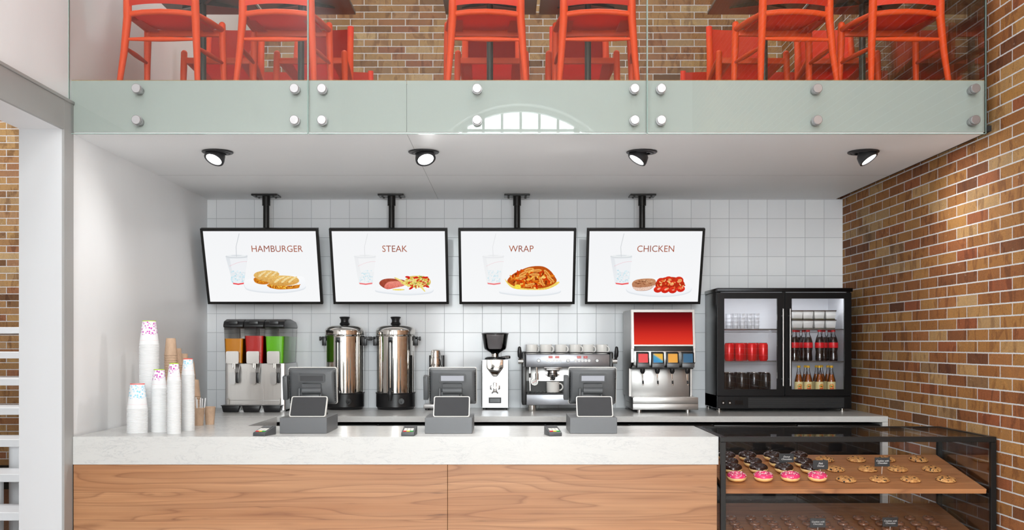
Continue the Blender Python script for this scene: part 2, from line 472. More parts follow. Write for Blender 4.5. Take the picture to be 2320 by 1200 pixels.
# =============================== THE ROOM ===============================
XR = 2.647; XL = -2.372; XLO = -2.594
DB = 8.09          # tiled wall
DBB = 9.90         # brick rear wall
DW = -3.6          # window wall behind the camera
DJ = 5.45          # far jamb of the side opening
ZC = 1.4 + 1.1446  # soffit of the mezzanine
ZM = 1.4 + 1.431   # mezzanine floor
ZTOP = 6.2
DS = 5.58          # front of the slab
def bxs(*bs):
    m = MB()
    for b in bs: m.box(*b)
    return m
# floors
struct('floor', bxs((-7.0, 3.0, DW, DBB, -0.1, 0.0)), M['wood_floor'])
struct('floor_bounce', bxs((XLO, XR, DW, DB, 0.0, 0.004)), M['floor_pale'])  # unseen pale sheet added to bounce light up to the soffit
struct('wall_right', bxs((XR, XR + 0.2, DW, DBB + 0.2, 0.0, ZTOP)), M['brick_side'])
struct('wall_back', bxs((-7.0, XR, DBB, DBB + 0.2, 0.0, ZTOP)), M['brick_back'])
struct('baseboard_back', bxs((-7.0, XLO, DBB - 0.02, DBB, 0.0, 0.23)), M['black_metal'])
struct('wall_tiled', bxs((XL, XR, DB, DB + 0.12, 0.0, ZC)), M['tile'])
# left wall: solid behind the opening, wall above the opening
ZO = 1.4 + 1.143
struct('wall_left', bxs((XLO, XL, DJ, DBB, 0.0, ZTOP), (XLO, XL, 2.2, DJ, ZO, ZTOP), (XLO, XL, DW, 2.2, 0.0, ZTOP)), M['gloss_wall'])
# jamb lining and casing round the opening
struct('trim_1', MB().box(XLO - 0.004, XL + 0.002, DJ - 0.006, DJ, 0.0, ZO), M['jamb'])
cas = MB()
cas.box(XL, XL + 0.014, DJ - 0.004, DS - 0.015, 0.0, ZO + 0.17, 0.002, 1)
cas.box(XL - 0.002, XL + 0.014, 2.0, DJ - 0.004, ZO - 0.001, ZO + 0.154, 0, 1)
cas.box(XL, XL + 0.020, 2.0, DS - 0.015, ZO + 0.155, ZO + 0.172, 0.002, 1)
struct('trim_2', cas, M['casing'])
struct('wall_side_room', bxs((-7.0, -6.9, DW, DBB, 0.0, ZTOP)), M['plaster'])
# mezzanine slab: soffit, fascia, timber deck
SXL, SXR = XL, 1.4 * 0 + (2228 - 1150) * DS / F
sl = bxs((SXL, SXR, DS, DB + 0.12, ZC, ZC + 0.012), )
sof = struct('ceiling', sl, M['soffit'])
struct('ceiling_slab', bxs((SXL, SXR, DS + 0.003, DBB, ZC + 0.012, ZM - 0.02)), M['soffit'])
gx = X(922, DS)
struct('trim_3', bxs((SXL, gx - 0.0012, DS - 0.012, DS + 0.003, ZC + 0.008, ZM), (gx + 0.0012, SXR, DS - 0.012, DS + 0.003, ZC + 0.008, ZM)), M['fascia'])
struct('trim_4', bxs((gx - 0.0013, gx + 0.0013, DS, DB, ZC - 0.0006, ZC), (SXL, SXR, 6.949, 6.951, ZC - 0.0005, ZC)), M['casing'])
struct('trim_5', bxs((SXR, XR, DS + 0.02, DB, ZC + 0.02, ZC + 0.05), (SXR + .005, SXR + 0.013, DS - 0.014, DS, ZC - 0.004, ZTOP)), M['black_gap'])  # black strips stand in for the shade in the slot beside the slab
struct('floor_mezzanine', bxs((SXL, SXR, DS - 0.01, DBB, ZM - 0.018, ZM + 0.004)), M['oak_floor'])
# roof of the hall
struct('ceiling_hall', bxs((-7.0, XR + .2, DW, DBB, ZTOP, ZTOP + 0.1)), M['white_paint'])
# ---- window wall behind the camera: an arched window and two tall side windows
AX, AZ, AR = 0.19, 1.4 + 1.856, 1.575
WINS = [(AX, AR, 1.4 - 0.55, AZ, True)]
def arch_outline(cx, r, z0, zs, n=24):
    pts = [(cx - r, z0), (cx + r, z0)]
    for i in range(n + 1):
        a = PI * i / n
        pts.append((cx + r * math.cos(a), zs + r * math.sin(a)))
    return pts
# wall as strips of boxes round the arch
wm = MB()
T0, T1 = DW - 0.3, DW
wm.box(-7.0, AX - AR, T0, T1, 0, ZTOP); wm.box(AX + AR, XR + .2, T0, T1, 0, ZTOP)
wm.box(AX - AR, AX + AR, T0, T1, 0, 1.4 - 0.55)
n = 40
for i in range(n):
    a0 = PI * i / n; a1 = PI * (i + 1) / n
    xa, xb = AX + AR * math.cos(a0), AX + AR * math.cos(a1)
    za, zb = AZ + AR * math.sin(a0), AZ + AR * math.sin(a1)
    wm.prism([(xb, zb), (xa, za), (xa, ZTOP), (xb, ZTOP)], 'Y', T0, T1)
struct('wall_front', wm, M['plaster'])
fr = MB()
N = 36
pts = []
for i in range(N + 1):
    a = PI * i / N
    pts.append((a,))
for i in range(N):
    a0 = PI * i / N; a1 = PI * (i + 1) / N
    def q(r0, r1, y0, y1):
        fr.prism([(AX + r0 * math.cos(a0), AZ + r0 * math.sin(a0)), (AX + r1 * math.cos(a0), AZ + r1 * math.sin(a0)), (AX + r1 * math.cos(a1), AZ + r1 * math.sin(a1)), (AX + r0 * math.cos(a1), AZ + r0 * math.sin(a1))], 'Y', y0, y1)
    q(AR, AR + 0.16, T1, T1 + 0.06)
    q(AR - 0.07, AR, T0 + 0.1, T0 + 0.18)
for k in range(-5, 6):
    xx = AX + k * 0.27
    top = AZ + math.sqrt(max(0, (AR - 0.03) ** 2 - (k * 0.27) ** 2))
    fr.box(xx - (0.04 if abs(k) == 3 else 0.018), xx + (0.04 if abs(k) == 3 else 0.018), T0 + 0.12, T0 + 0.16, 0.85, top)
for zz in (0.87, 1.25, 1.79, 2.33, 2.87, 3.41, 3.95, 4.49):
    w = AR if zz <= AZ else math.sqrt(AR ** 2 - (zz - AZ) ** 2)
    fr.box(AX - w, AX + w, T0 + 0.12, T0 + 0.16, zz - 0.018, zz + 0.018)
struct('window_1', fr, M['white_paint'])
# pale stone building seen through the window (and in its reflections)
bt = NT('pale_street_front')
sv = bt.coord()
bn = bt.noise(bt.mapping(sv, (0.6, 1, 2.0)), 1.2, 3)
ee = bt.node('ShaderNodeBsdfDiffuse')
bt.link(bt.ramp(bn, [(0.35, srgb((240, 200, 190))), (0.55, srgb((250, 245, 240))), (0.7, srgb((225, 150, 135)))]), ee.inputs['Color'])
bt.link(ee.outputs[0], bt.out.inputs['Surface'])
fb = MB()
fb.box(-9, 9, -12.0, -11.6, -0.1, 3.2)
for k in range(8):
    fb.box(-7.6 + k * 2.0, -6.6 + k * 2.0, -11.6, -11.55, 0.9, 2.5)
fb.box(-9, 9, -11.62, -11.4, 3.1, 3.3)
struct('exterior_building', fb, bt.m)
struct('exterior_pavement', bxs((-12, 12, -12.2, DW - 0.3, -0.2, -0.1)), M['casing'])
# ---- white open staircase in the side room
st = thing('staircase', 'white open-riser staircase behind the doorway on the left', 'staircase', (-4.0, 7.1, 0))
for k in range(9):
    D = 8.36 - 0.31 * (k + 1)
    top = 1.4 + 0.133 - 0.1917 * k
    if k == 8: continue
    dp = 0.34 if k else 1.2
    m = MB().box(-1.0, 1.25, D - 7.1, D - 7.1 + dp, top - 0.05, top, 0.003, 1)
    if k == 0: o = m.build('landing', M['white_paint'], st)
    else: o = m.build('tread', M['white_paint'], st)
MB().vbox(0.62, 0.88, -0.20, -0.06, 0.0, 0.716, 0.05, seg=5).build('post', M['white_paint'], st)
MB().vbox(0.60, 0.743, -0.56, -0.44, 0.0, 0.523, 0.05, seg=5).build('post', M['white_paint'], st)
sg = MB().prism([(-1.3, 0.05), (-1.15, 0.0), (1.0, 1.25), (1.0, 1.42), (0.9, 1.42)], 'X', -0.75, -0.68); sg.build('stringer', M['casing'], st)
# =============================== MEZZANINE GLASS ===============================
GD = 5.53
ZG0 = Z(302, GD); ZG1 = ZM + 1.05
edges = [(156, 696), (699, 1465), (1468, 2233)]
nm = ['left', 'middle', 'right']
bolts = [[313, 669], [731, 1081, 1437], [1497, 1849, 2205]]
for i, (a, b) in enumerate(edges):
    t = thing('glass_railing', nm[i] + ' clear glass balustrade panel bolted over the pale mezzanine edge', 'railing', (X((a + b) / 2, GD), GD, ZG0), group='glass balustrade panels')
    h = (X(b, GD) - X(a, GD)) / 2
    MB().box(-h, h, 0, 0.012, 0, ZG1 - ZG0).build('pane', M['glass_rail'], t, smooth=0)
    MB().box(h, h + 0.003, 0, 0.012, 0, ZG1 - ZG0).box(-h - 0.003, -h, 0, 0.012, 0, ZG1 - ZG0).box(-h, h, 0, 0.012, -0.003, 0).build('polished_edge', M['glass_edge'], t, smooth=0)
    for py in (203, 274):
        for px in bolts[i]:
            c = Vector((X(px, GD) - t.location.x, 0, Z(py, GD) - ZG0))
            m = MB()
            m.cyl(c + Vector((0, -0.034, 0)), c + Vector((0, -0.018, 0)), 0.0245, seg=28)
            m.cyl(c + Vector((0, -0.036, 0)), c + Vector((0, -0.034, 0)), 0.0225, 0.0245, seg=28)
            m.cyl(c + Vector((0, -0.018, 0)), c + Vector((0, -0.014, 0)), 0.022, seg=28)
            m.cyl(c + Vector((0, -0.014, 0)), c + Vector((0, -0.0005, 0)), 0.0265, seg=28)
            m.cyl(c + Vector((0, 0.0125, 0)), c + Vector((0, 0.0372, 0)), 0.02, seg=20)
            m.build('standoff_bolt', M['bolt'], t)
# side glass along the brick wall
t = MB().box(2.585, 2.597, GD + 0.05, 9.6, ZM + .005, ZG1).build('side_glass_railing', M['glass_rail'], smooth=0)
tag(t, 'long glass panel running back along the brick wall upstairs', 'railing')
# =============================== CHAIRS & TABLES UPSTAIRS ===============================
def make_chair():
    t = thing('dining_chair', 'x', 'chair', (0, 0, 0))
    R = M['red_wood']
    def leg_r(s):
        return MB().tube([(s * 0.222, -0.262, 0), (s * 0.206, -0.222, 0.22), (s * 0.193, -0.205, 0.42), (s * 0.190, -0.215, 0.60), (s * 0.188, -0.25, 0.82)], [0.015, 0.020, 0.0235, 0.0235, 0.019], 14)
    def leg_f(s):
        m = MB().tube([(s * 0.238, 0.232, 0), (s * 0.232, 0.225, 0.25), (s * 0.228, 0.22, 0.40), (s * 0.226, 0.218, 0.505)], [0.0145, 0.019, 0.022, 0.021], 14)
        return m.sphere((s * 0.226, 0.218, 0.505), 0.021)
    for s in (-1, 1):
        leg_r(s).build('leg', R, t); leg_f(s).build('leg', R, t)
    # seat rails
    m = MB()
    m.tube([(-0.19, -0.205, 0.436), (-0.1, -0.215, 0.444), (0, -0.219, 0.447), (0.1, -0.215, 0.444), (0.19, -0.205, 0.436)], 0.0165, 12)
    m.box(-0.225, 0.225, 0.205, 0.230, 0.435, 0.475, 0.006)
    for s in (-1, 1): m.tube([(s * 0.193, -0.205, 0.436), (s * 0.212, 0.0, 0.458), (s * 0.227, 0.215, 0.475)], 0.017, 12)
    m.build('seat_frame', R, t)
    # slung canvas seat, sagging between the side rails
    m = MB(); b = bmesh.new(); nx, ny = 14, 8; V = {}
    for i in range(nx + 1):
        for j in range(ny + 1):
            u = i / nx * 2 - 1; v = j / ny
            w = 0.190 + 0.03 * v
            z = 0.449 + 0.032 * v - 0.030 * (1 - u * u) * (0.35 + 0.65 * math.sin(PI * min(1, v * 1.0)))
            V[i, j] = b.verts.new((u * w, -0.195 + 0.405 * v, z))
    for i in range(nx):
        for j in range(ny): b.faces.new((V[i, j], V[i + 1, j], V[i + 1, j + 1], V[i, j + 1]))
    ex = bmesh.ops.solidify(b, geom=list(b.faces), thickness=0.005)
    m.add(b)
    # canvas flaps folded under the side rails
    for s in (-1, 1):
        m.prism([(-0.15, 0.420), (0.16, 0.447), (0.14, 0.451), (-0.13, 0.424)], 'X', s * 0.165 - 0.03, s * 0.165 + 0.03)
    m.build('seat', M['red_cloth'], t)
    # curved back canvas
    m = MB(); b = bmesh.new(); V = {}
    for i in range(17):
        for j in range(6):
            u = i / 8 - 1; v = j / 5
            V[i, j] = b.verts.new((u * 0.186, -0.222 - 0.03 * v - 0.022 * (1 - u * u), 0.485 + 0.325 * v - 0.008 * (u * u if j == 0 else 0)))
    for i in range(16):
        for j in range(5): b.faces.new((V[i, j], V[i + 1, j], V[i + 1, j + 1], V[i, j + 1]))
    bmesh.ops.solidify(b, geom=list(b.faces), thickness=0.006)
    m.add(b)
    for s in (-1, 1): m.tube([(s * 0.189, -0.228, 0.64), (s * 0.188, -0.25, 0.825)], 0.0225, 14)
    m.build('backrest', M['red_cloth'], t)
    def str_(a, bb):
        a = Vector(a); bb = Vector(bb)
        return MB().tube([a.lerp(bb, f) for f in (0, .15, .35, .5, .65, .85, 1)], [0.008, 0.0105, 0.0135, 0.0145, 0.0135, 0.0105, 0.008], 12)
    str_((-0.204, -0.216, 0.292), (0.204, -0.216, 0.292)).build('stretcher', R, t)
    for s in (-1, 1): str_((s * 0.205, -0.22, 0.245), (s * 0.231, 0.222, 0.275)).build('stretcher', R, t)
    return t
def make_table():
    t = thing('cafe_table', 'x', 'table', (0, 0, 0))
    MB().box(-0.300, 0.300, -0.32, 0.32, 0.757, 0.780, 0.003, 1).build('tabletop', M['table_top'], t)
    MB().cyl((0, 0, 0.02), (0, 0, 0.75), 0.0205, seg=24).build('pole', M['table_metal'], t)
    m = MB()
    for a in (45, 135, 225, 315):
        c, s = math.cos(math.radians(a)), math.sin(math.radians(a))
        R = Matrix.Rotation(math.radians(a), 4, 'Z')
        m.prism([(0.015, 0.716), (0.25, 0.748), (0.25, 0.756), (0.015, 0.756)], 'Y', -0.012, 0.012, M=R)
    m.build('bracket', M['table_metal'], t)
    MB().lathe([(0, 0), (0.2, 0), (0.2, 0.012), (0.03, 0.028), (0, 0.028)], 36).build('base', M['table_metal'], t)
    return t
CH = [(-1.965, 0.0), (-1.312, 0.6), (-0.128, 2.6), (0.516, -1.2), (1.625, 3.5), (2.262, 0.8)]
TX = [-1.933, -1.311, -0.112, 0.51, 1.63, 2.251]
FX = [-1.938, -1.312, -0.109, 0.505, 1.632, 2.248]
pos = ['first from the left', 'second from the left', 'third from the left', 'fourth from the left', 'second from the right', 'rightmost']
ZF = ZM + 0.004
ch0 = make_chair(); tb0 = make_table(); first = True
for i in range(6):
    lab = 'orange-red chair nearest the railing, back turned, %s in its row' % pos[i]
    if i == 0:
        c = ch0; c.location = (CH[i][0], 6.02, ZF); c.rotation_euler.z = math.radians(CH[i][1]); c['label'] = lab; c['group'] = 'chairs nearest the glass railing'
        tb = tb0; tb.location = (TX[i], 6.5, ZF)
    else:
        c = dup(ch0, (CH[i][0], 6.02, ZF), math.radians(CH[i][1]), lab, 'chairs nearest the glass railing')
        tb = dup(tb0, (TX[i], 6.5, ZF))
    tb['label'] = 'square grey cafe table on one dark post upstairs, %s' % pos[i]; tb['group'] = 'cafe tables upstairs'
    dup(ch0, (FX[i], 7.06, ZF), PI + math.radians([1.2, -1, 1, -1, 1.5, -1.5][i]), 'orange-red chair facing the railing across its table, %s' % pos[i], 'chairs on the far side of the tables')
for k, i in enumerate((0, 1, 4, 5)):
    dup(ch0, (FX[i] - (0.01 if i < 3 else -0.01), 8.73, ZF), 0.0, 'orange-red chair far back upstairs, only its top edge showing, %s of four' % ['leftmost', 'second from the left', 'second from the right', 'rightmost'][k], 'chairs furthest back upstairs')
# =============================== SOFFIT SPOTLIGHTS ===============================
SPOTX = [493, 960, 1454, 1956]
aim = [(0.30, -0.55), (-0.30, -0.55), (0.42, -0.22), (-0.42, -0.42)]
aim = [(-0.28, -0.55, -0.95), (0.28, -0.55, -0.95), (-0.62, -0.15, -0.95), (0.55, -0.35, -0.95)]
spn = ['far left, near the left wall', 'left of centre', 'right of centre', 'far right, near the brick wall']
for i, px in enumerate(SPOTX):
    D = 6.09
    t = thing('spotlight', 'black recessed ceiling spotlight with white disc, ' + spn[i], 'spotlight', (X(px, D), D, ZC), group='spotlights in the soffit')
    m = MB().lathe([(0.052, -0.001), (0.090, -0.001), (0.092, -0.005), (0.088, -0.009), (0.074, -0.010), (0.070, -0.006), (0.064, -0.013), (0.052, -0.014), (0.052, -0.001)], 40)
    m.build('trim_ring', M['lamp_black'], t)
    d = Vector(aim[i]).normalized()
    q = Vector((0, 0, -1)).rotation_difference(d).to_matrix().to_4x4()
    T = Matrix.Translation((0, 0, -0.004)) @ q
    m = MB().lathe([(0, 0.01), (0.035, 0.006), (0.052, -0.012), (0.060, -0.045), (0.060, -0.058), (0.057, -0.060), (0.048, -0.060), (0.048, -0.053), (0, -0.053)], 36, M=T)
    m.build('lamp_head', M['lamp_black'], t)
    m = MB().cyl(T @ Vector((0, 0, -0.0535)), T @ Vector((0, 0, -0.056)), 0.047, seg=36)
    m.build('lens', M['lamp_disc'], t)
    ld = bpy.data.lights.new('spot_beam', 'SPOT'); ld.energy = (20, 68, 68, 22)[i]; ld.spot_size = math.radians(146); ld.spot_blend = 1.0; ld.shadow_soft_size = 0.05; ld.color = (1, 0.985, 0.96)
    lo = bpy.data.objects.new('spot_beam', ld); COL.objects.link(lo); lo.parent = t
    lo.location = T @ Vector((0, 0, -0.07)); lo.rotation_euler = q.to_euler()
# =============================== COUNTERS ===============================
H = 0.502; ZT = CZ - H             # worktop height
DF = 5.55                          # front counter face
fc = thing('front_counter', 'long front counter with thick white stone top and honey wood front', 'counter', (-0.6, 5.9, 0))
def rel(o, x, y, z=0.0): return (x - o.location.x, y - o.location.y, z - o.location.z)
XFL, XFR = -2.357, 1.1435
D2 = 6.29; D3 = 7.10
m = MB(); ox, oy = -0.6, 5.9
m.prism([(XFL - ox, DF - oy), (XFR - ox, DF - oy), (XFR - ox, D2 - oy), (-1.60 - ox, D2 - oy), (-1.60 - ox, D3 - oy), (XFL - ox, D3 - oy)], 'Z', ZT - 0.151, ZT, 0.0015, 1)
m.build('worktop', M['stone'], fc, smooth=0)
xs = X(1014, DF)
for a, b in ((XFL + .003, xs - 0.0012), (xs + 0.0012, XFR - 0.008)):
    MB().box(a - ox, b - ox, DF + 0.003 - oy, DF + 0.023 - oy, 0.06, ZT - 0.152, 0.0008, 1).build('front_panel', M['wood_front'], fc, smooth=0)
MB().box(XFL + .02 - ox, XFR - 0.03 - ox, DF + 0.05 - oy, DF + 0.07 - oy, 0.0, 0.12).box(XFR - 0.025 - ox, XFR - 0.008 - ox, DF + 0.023 - oy, D2 - 0.02 - oy, 0.0, ZT - 0.152).box(XFL + .01 - ox, XFL + 0.03 - ox, DF + 0.03 - oy, D3 - oy, 0.0, ZT - 0.152).box(XFL + .03 - ox, -1.62 - ox, D3 - 0.03 - oy, D3 - 0.01 - oy, 0.0, ZT - 0.152).box(-1.64 - ox, -1.62 - ox, D2 - oy, D3 - 0.03 - oy, 0.0, ZT - 0.152).build('carcass', M['pos_grey'], fc)
MB().box(XL + 0.002 - ox, XFL - ox, DF + 0.004 - oy, DF + 0.03 - oy, 0.0, ZT - .002).build('gap_strip', M['black_gap'], fc)  # black strip stands in for the shaded gap at the left wall
bc = thing('back_counter', 'long back counter under the tiled wall with slim white stone top', 'counter', (0.2, 7.6, 0))
ox, oy = 0.2, 7.6; DB0 = 7.115
MB().box(XL + 0.002 - ox, XR - 0.003 - ox, DB0 - oy, DB - 0.001 - oy, ZT - 0.040, ZT, 0.001, 1).build('worktop', M['stone'], bc, smooth=0)
MB().box(XR - 0.043 - ox, XR - 0.003 - ox, DB0 + 0.0 - oy, DB - 0.01 - oy, 0, ZT - 0.041).build('end_panel', M['stone'], bc, smooth=0)
MB().box(-1.6 - ox, XR - 0.045 - ox, DB0 + 0.05 - oy, DB - 0.02 - oy, 0.08, ZT - 0.06).build('carcass', M['black_plastic'], bc)
joints = [-1.57] + [X(p, DB0) for p in (855, 1045, 1236, 1427, 1617, 1807, 1998)]
joints[0] = joints[1] - 0.585 * 1.22
dn = 0
for a, b in zip(joints[:-1], joints[1:]):
    o = MB().box(a + 0.003 - ox, b - 0.003 - ox, DB0 + 0.03 - oy, DB0 + 0.048 - oy, 0.1, ZT - 0.085, 0.003, 1).build('door', M['fridge_black'], bc)
    m = MB().box(a + 0.003 - ox, b - 0.003 - ox, DB0 + 0.012 - oy, DB0 + 0.05 - oy, ZT - 0.082, ZT - 0.060, 0.006, 2).build('handle', M['black_metal'], o)
# =============================== POINT-OF-SALE REGISTERS ===============================
def make_pos():
    t = thing('cash_register', 'x', 'cash register', (0, 0, 0))
    w = 0.1325
    MB().box(-w, w, 0, 0.37, 0.0, 0.0895, 0.0015, 1).build('cash_drawer', M['pos_base'], t)
    # customer display: slanted white-rimmed slab on a wedge
    def slab(x0, x1, zb, zt, yb, yt, th, r):
        """rounded slab leaning back; returns matrix and size"""
        a = math.atan2(yt - yb, zt - zb); L = math.hypot(yt - yb, zt - zb)
        Mx = Matrix.Translation(((x0 + x1) / 2, yb, zb)) @ Matrix.Rotation(-a, 4, 'X')
        return Mx, (x1 - x0) / 2, L, th
    Mx, hw, L, th = slab(-0.090, 0.116, 0.091, 0.203, 0.045, 0.125, 0.02, 0.01)
    d = MB().vbox(-hw, hw, -0.0, 0.020, 0, L, 0.011, 'Y', M=Mx).build('customer_display', M['pos_white'], t, smooth=50)
    MB().vbox(-hw + 0.0055, hw - 0.0055, -0.0012, 0.004, 0.0055, L - 0.0055, 0.008, 'Y', M=Mx).build('screen', M['pos_dark'], d, smooth=50)
    MB().prism([(0.06, 0.09), (0.165, 0.09), (0.165, 0.103), (0.135, 0.175), (0.118, 0.175)], 'X', -0.06, 0.09, 0.004).build('stand', M['pos_dark'], t)
    # main monitor seen from behind, leaning away from the clerk
    Mm = Matrix.Translation((0.012, 0.225, 0.150)) @ Matrix.Rotation(math.radians(9), 4, 'X')
    mon = MB().vbox(-0.140, 0.140, 0.018, 0.034, 0, 0.216, 0.010, 'Y', M=Mm).build('monitor', M['pos_white'], t, smooth=50)
    m = MB()
    b = bmesh.new()
    # bulging dark rear shell
    def ring(y, ins, r):
        ps = []
        x1, z1 = 0.137 - ins, 0.2135 - ins; x0, z0 = -0.137 + ins, 0.0025 + ins
        for cx, cz, a0 in ((x1 - r, z1 - r, 0), (x0 + r, z1 - r, 90), (x0 + r, z0 + r, 180), (x1 - r, z0 + r, 270)):
            for k in range(5):
                a = math.radians(a0 + 22.5 * k); ps.append(b.verts.new((cx + r * math.cos(a), y, cz + r * math.sin(a))))
        return ps
    R = [ring(0.018, 0, 0.009), ring(0.004, 0.001, 0.009), ring(-0.006, 0.010, 0.012), ring(-0.012, 0.020, 0.014)]
    for p, q in zip(R[:-1], R[1:]):
        for k in range(20): b.faces.new((p[k], p[(k + 1) % 20], q[(k + 1) % 20], q[k]))
    b.faces.new(R[-1]); bmesh.ops.recalc_face_normals(b, faces=b.faces)
    m.add(b, Mm)
    m.build('rear_shell', M['pos_grey'], mon, smooth=50)
    for s in (-1, 1):
        m = MB()
        for k in range(17):
            z = 0.028 + k * 0.010
            Ms = Mm @ Matrix.Translation((s * 0.1275, -0.0018, z)) @ Matrix.Rotation(math.radians(-s * 38), 4, 'Z') @ Matrix.Rotation(math.radians(s * 14), 4, 'Y')
            m.box(-0.0070, 0.0070, -0.0012, 0.003, -0.0024, 0.0024, M=Ms)
        m.build('vent', M['black_gap'], mon)
    m = MB().vbox(-0.078, 0.078, -0.021, -0.011, 0.135, 0.184, 0.010, 'Y', M=Mm); p = m.build('pole_display', M['pos_grey'], t, smooth=50)
    MB().box(-0.066, 0.066, -0.0225, -0.020, 0.144, 0.174, M=Mm).build('readout', M['pos_dark'], p)
    # hinge bracket and arm
    m = MB().vbox(-0.055, 0.055, -0.030, -0.010, 0.098, 0.128, 0.005, 'Y', M=Mm)
    m.cyl(Mm @ Vector((-0.055, -0.024, 0.086)), Mm @ Vector((0.055, -0.024, 0.086)), 0.021, seg=28)
    for s in (-1, 1): m.box(s * 0.062 - 0.0075, s * 0.062 + 0.0075, 0.185, 0.235, 0.095, 0.247, 0.005)
    m.box(-0.056, 0.056, 0.190, 0.225, 0.092, 0.226, 0.006)
    m.build('hinge', M['pos_grey'], t)
    MB().vbox(-0.075, 0.090, 0.12, 0.30, 0.0895, 0.100, 0.02, 'Z').build('foot', M['pos_dark'], t)
    Mr = Mm @ Matrix.Translation((-0.154, 0.004, 0.1))
    m = MB().box(-0.0145, 0.0135, -0.030, 0.028, -0.068, 0.070, 0.003, M=Mr).box(-0.006, 0.0, -0.031, 0.020, 0.060, 0.073, 0.001, M=Mr)
    m.build('card_reader', M['pos_grey'], t)
    return t
pos0 = make_pos()
for i, (xc, w) in enumerate(((-1.1465, 'leftmost, in front of the juice dispenser'), (-0.3315, 'middle one, left of the coffee grinder'), (0.482, 'rightmost, in front of the espresso machine'))):
    o = pos0 if i == 0 else dup(pos0, (0, 0, 0))
    o.location = (xc, 5.745, ZT)
    o['label'] = 'grey cash register with white-rimmed screens, ' + w; o['group'] = 'cash registers on the front counter'
for o in list(pos0.children): pass
# readouts of the other two catch the light: that sheen is painted in as a pale glow
M['readout_sheen'] = emit('readout_sheen_glow', (196, 198, 206), 1.0)
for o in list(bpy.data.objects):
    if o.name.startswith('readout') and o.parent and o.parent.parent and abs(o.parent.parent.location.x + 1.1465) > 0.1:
        me = o.data.copy(); me.materials[0] = M['readout_sheen']; o.data = me; o['label'] = 'readout with pale grey sheen painted in'
# =============================== CARD TERMINALS ===============================
def make_term():
    t = thing('card_terminal', 'x', 'card terminal', (0, 0, 0))
    m = MB().prism([(0, 0.0), (0.135, 0.0), (0.135, 0.044), (0.128, 0.048), (0.004, 0.020), (0, 0.016)], 'X', -0.036, 0.036, 0.004, 3)
    m.build('body', M['pos_grey'], t)
    a = math.atan2(0.028, 0.124)
    T = Matrix.Translation((0, 0.004, 0.0203)) @ Matrix.Rotation(a, 4, 'X')
    m = MB()
    for r in range(4):
        for c in range(3): m.box(-0.026 + c * 0.018, -0.010 + c * 0.018, 0.028 + r * 0.0115, 0.037 + r * 0.0115, 0.0, 0.0022, 0.0005, 1, M=T)
    m.build('keypad', M['pos_white'], t)
    for k, (nm, rgb) in enumerate((('cancel_key', (225, 40, 45)), ('clear_key', (225, 205, 60)), ('enter_key', (50, 170, 70)))):
        MB().box(-0.028 + k * 0.019, -0.010 + k * 0.019, 0.012, 0.025, 0.0, 0.0026, 0.0006, 1, M=T).build(nm, simple(nm, rgb, 0.4), t, label=('red', 'yellow', 'green')[k] + ' key')
    MB().box(-0.027, 0.027, 0.080, 0.118, 0.0, 0.0015, M=T).build('screen', M['pos_dark'], t)
    return t
tm = make_term()
for i, (xc, rz, w) in enumerate(((-1.357, -14, 'left of the leftmost cash register'), (-0.545, -2, 'left of the middle cash register'), (0.262, 10, 'left of the rightmost cash register'))):
    o = tm if i == 0 else dup(tm, (0, 0, 0))
    o.location = (xc, 5.585, ZT); o.rotation_euler.z = math.radians(rz)
    o['label'] = 'small dark card terminal with red, yellow and green keys, ' + w; o['group'] = 'card terminals on the front counter'
# =============================== PAPER CUPS ===============================
def bubbles(name, rgb, z0, z1, r=0.06):
    """printed bubble pattern between two heights, dotted line lower down; cup stands upside down"""
    t = NT(name)
    co = t.coord(); s = t.xyz(co)
    ang = t.node('ShaderNodeMath', operation='ARCTAN2'); t.link(s[1], ang.inputs[0]); t.link(s[0], ang.inputs[1])
    u = t.math('MULTIPLY', ang.outputs[0], r * 0.8)
    v3 = t.comb(u, s[2], 0.0)
    vo = t.node('ShaderNodeTexVoronoi', feature='F1'); vo.inputs['Scale'].default_value = 78.0; t.link(v3, vo.inputs['Vector'])
    d = vo.outputs['Distance']
    ringm = t.ramp(d, [(0.0, (0, 0, 0, 1)), (0.26, (0, 0, 0, 1)), (0.31, (1, 1, 1, 1)), (0.40, (1, 1, 1, 1)), (0.45, (0, 0, 0, 1))])
    cid = t.xyz(vo.outputs['Color'])[0]
    fill = t.math('MULTIPLY', t.math('GREATER_THAN', cid, 0.6), t.math('LESS_THAN', d, 0.42))
    sm = t.math('MAXIMUM', ringm, fill)
    big = t.noise(v3, 40.0, 2)
    sm = t.math('MULTIPLY', sm, t.ramp(big, [(0.30, (0, 0, 0, 1)), (0.42, (1, 1, 1, 1))]))
    band = t.math('MULTIPLY', t.math('GREATER_THAN', s[2], z0), t.math('LESS_THAN', s[2], z1))
    dz = t.math('LESS_THAN', t.math('ABSOLUTE', t.math('SUBTRACT', s[2], 0.026)), 0.0011)
    da = t.math('GREATER_THAN', t.math('SINE', t.math('MULTIPLY', ang.outputs[0], 44.0)), 0.2)
    mask = t.math('MULTIPLY', sm, band)
    c = t.mix(mask, srgb((226, 226, 226)), srgb(rgb))
    c = t.mix(t.math('MULTIPLY', t.math('MULTIPLY', dz, da), 0.55), c, srgb((226, 90, 110)))
    t.bsdf(c, 0.5); return t.m
def cup_mesh(rr, rb, h, seg=32):
    """inverted paper cup: rolled rim (radius rr) at z=0, base (radius rb) at z=h"""
    w = 0.0008
    return MB().lathe([(rr - 0.0003, 0.0004), (rr + 0.0008, 0.0), (rr + 0.0018, 0.0016), (rr + 0.0010, 0.0034), (rr - 0.0006, 0.004), (rb, h - 0.001), (rb - 0.0006, h), (rb - 0.003, h), (rb - 0.0032, h - 0.004), (0, h - 0.004), (0, h - 0.0046), (rb - 0.0003, h - 0.0046), (rr - 0.0009, 0.004), (rr - 0.0003, 0.0004)], seg)
nw = {'n': 0}
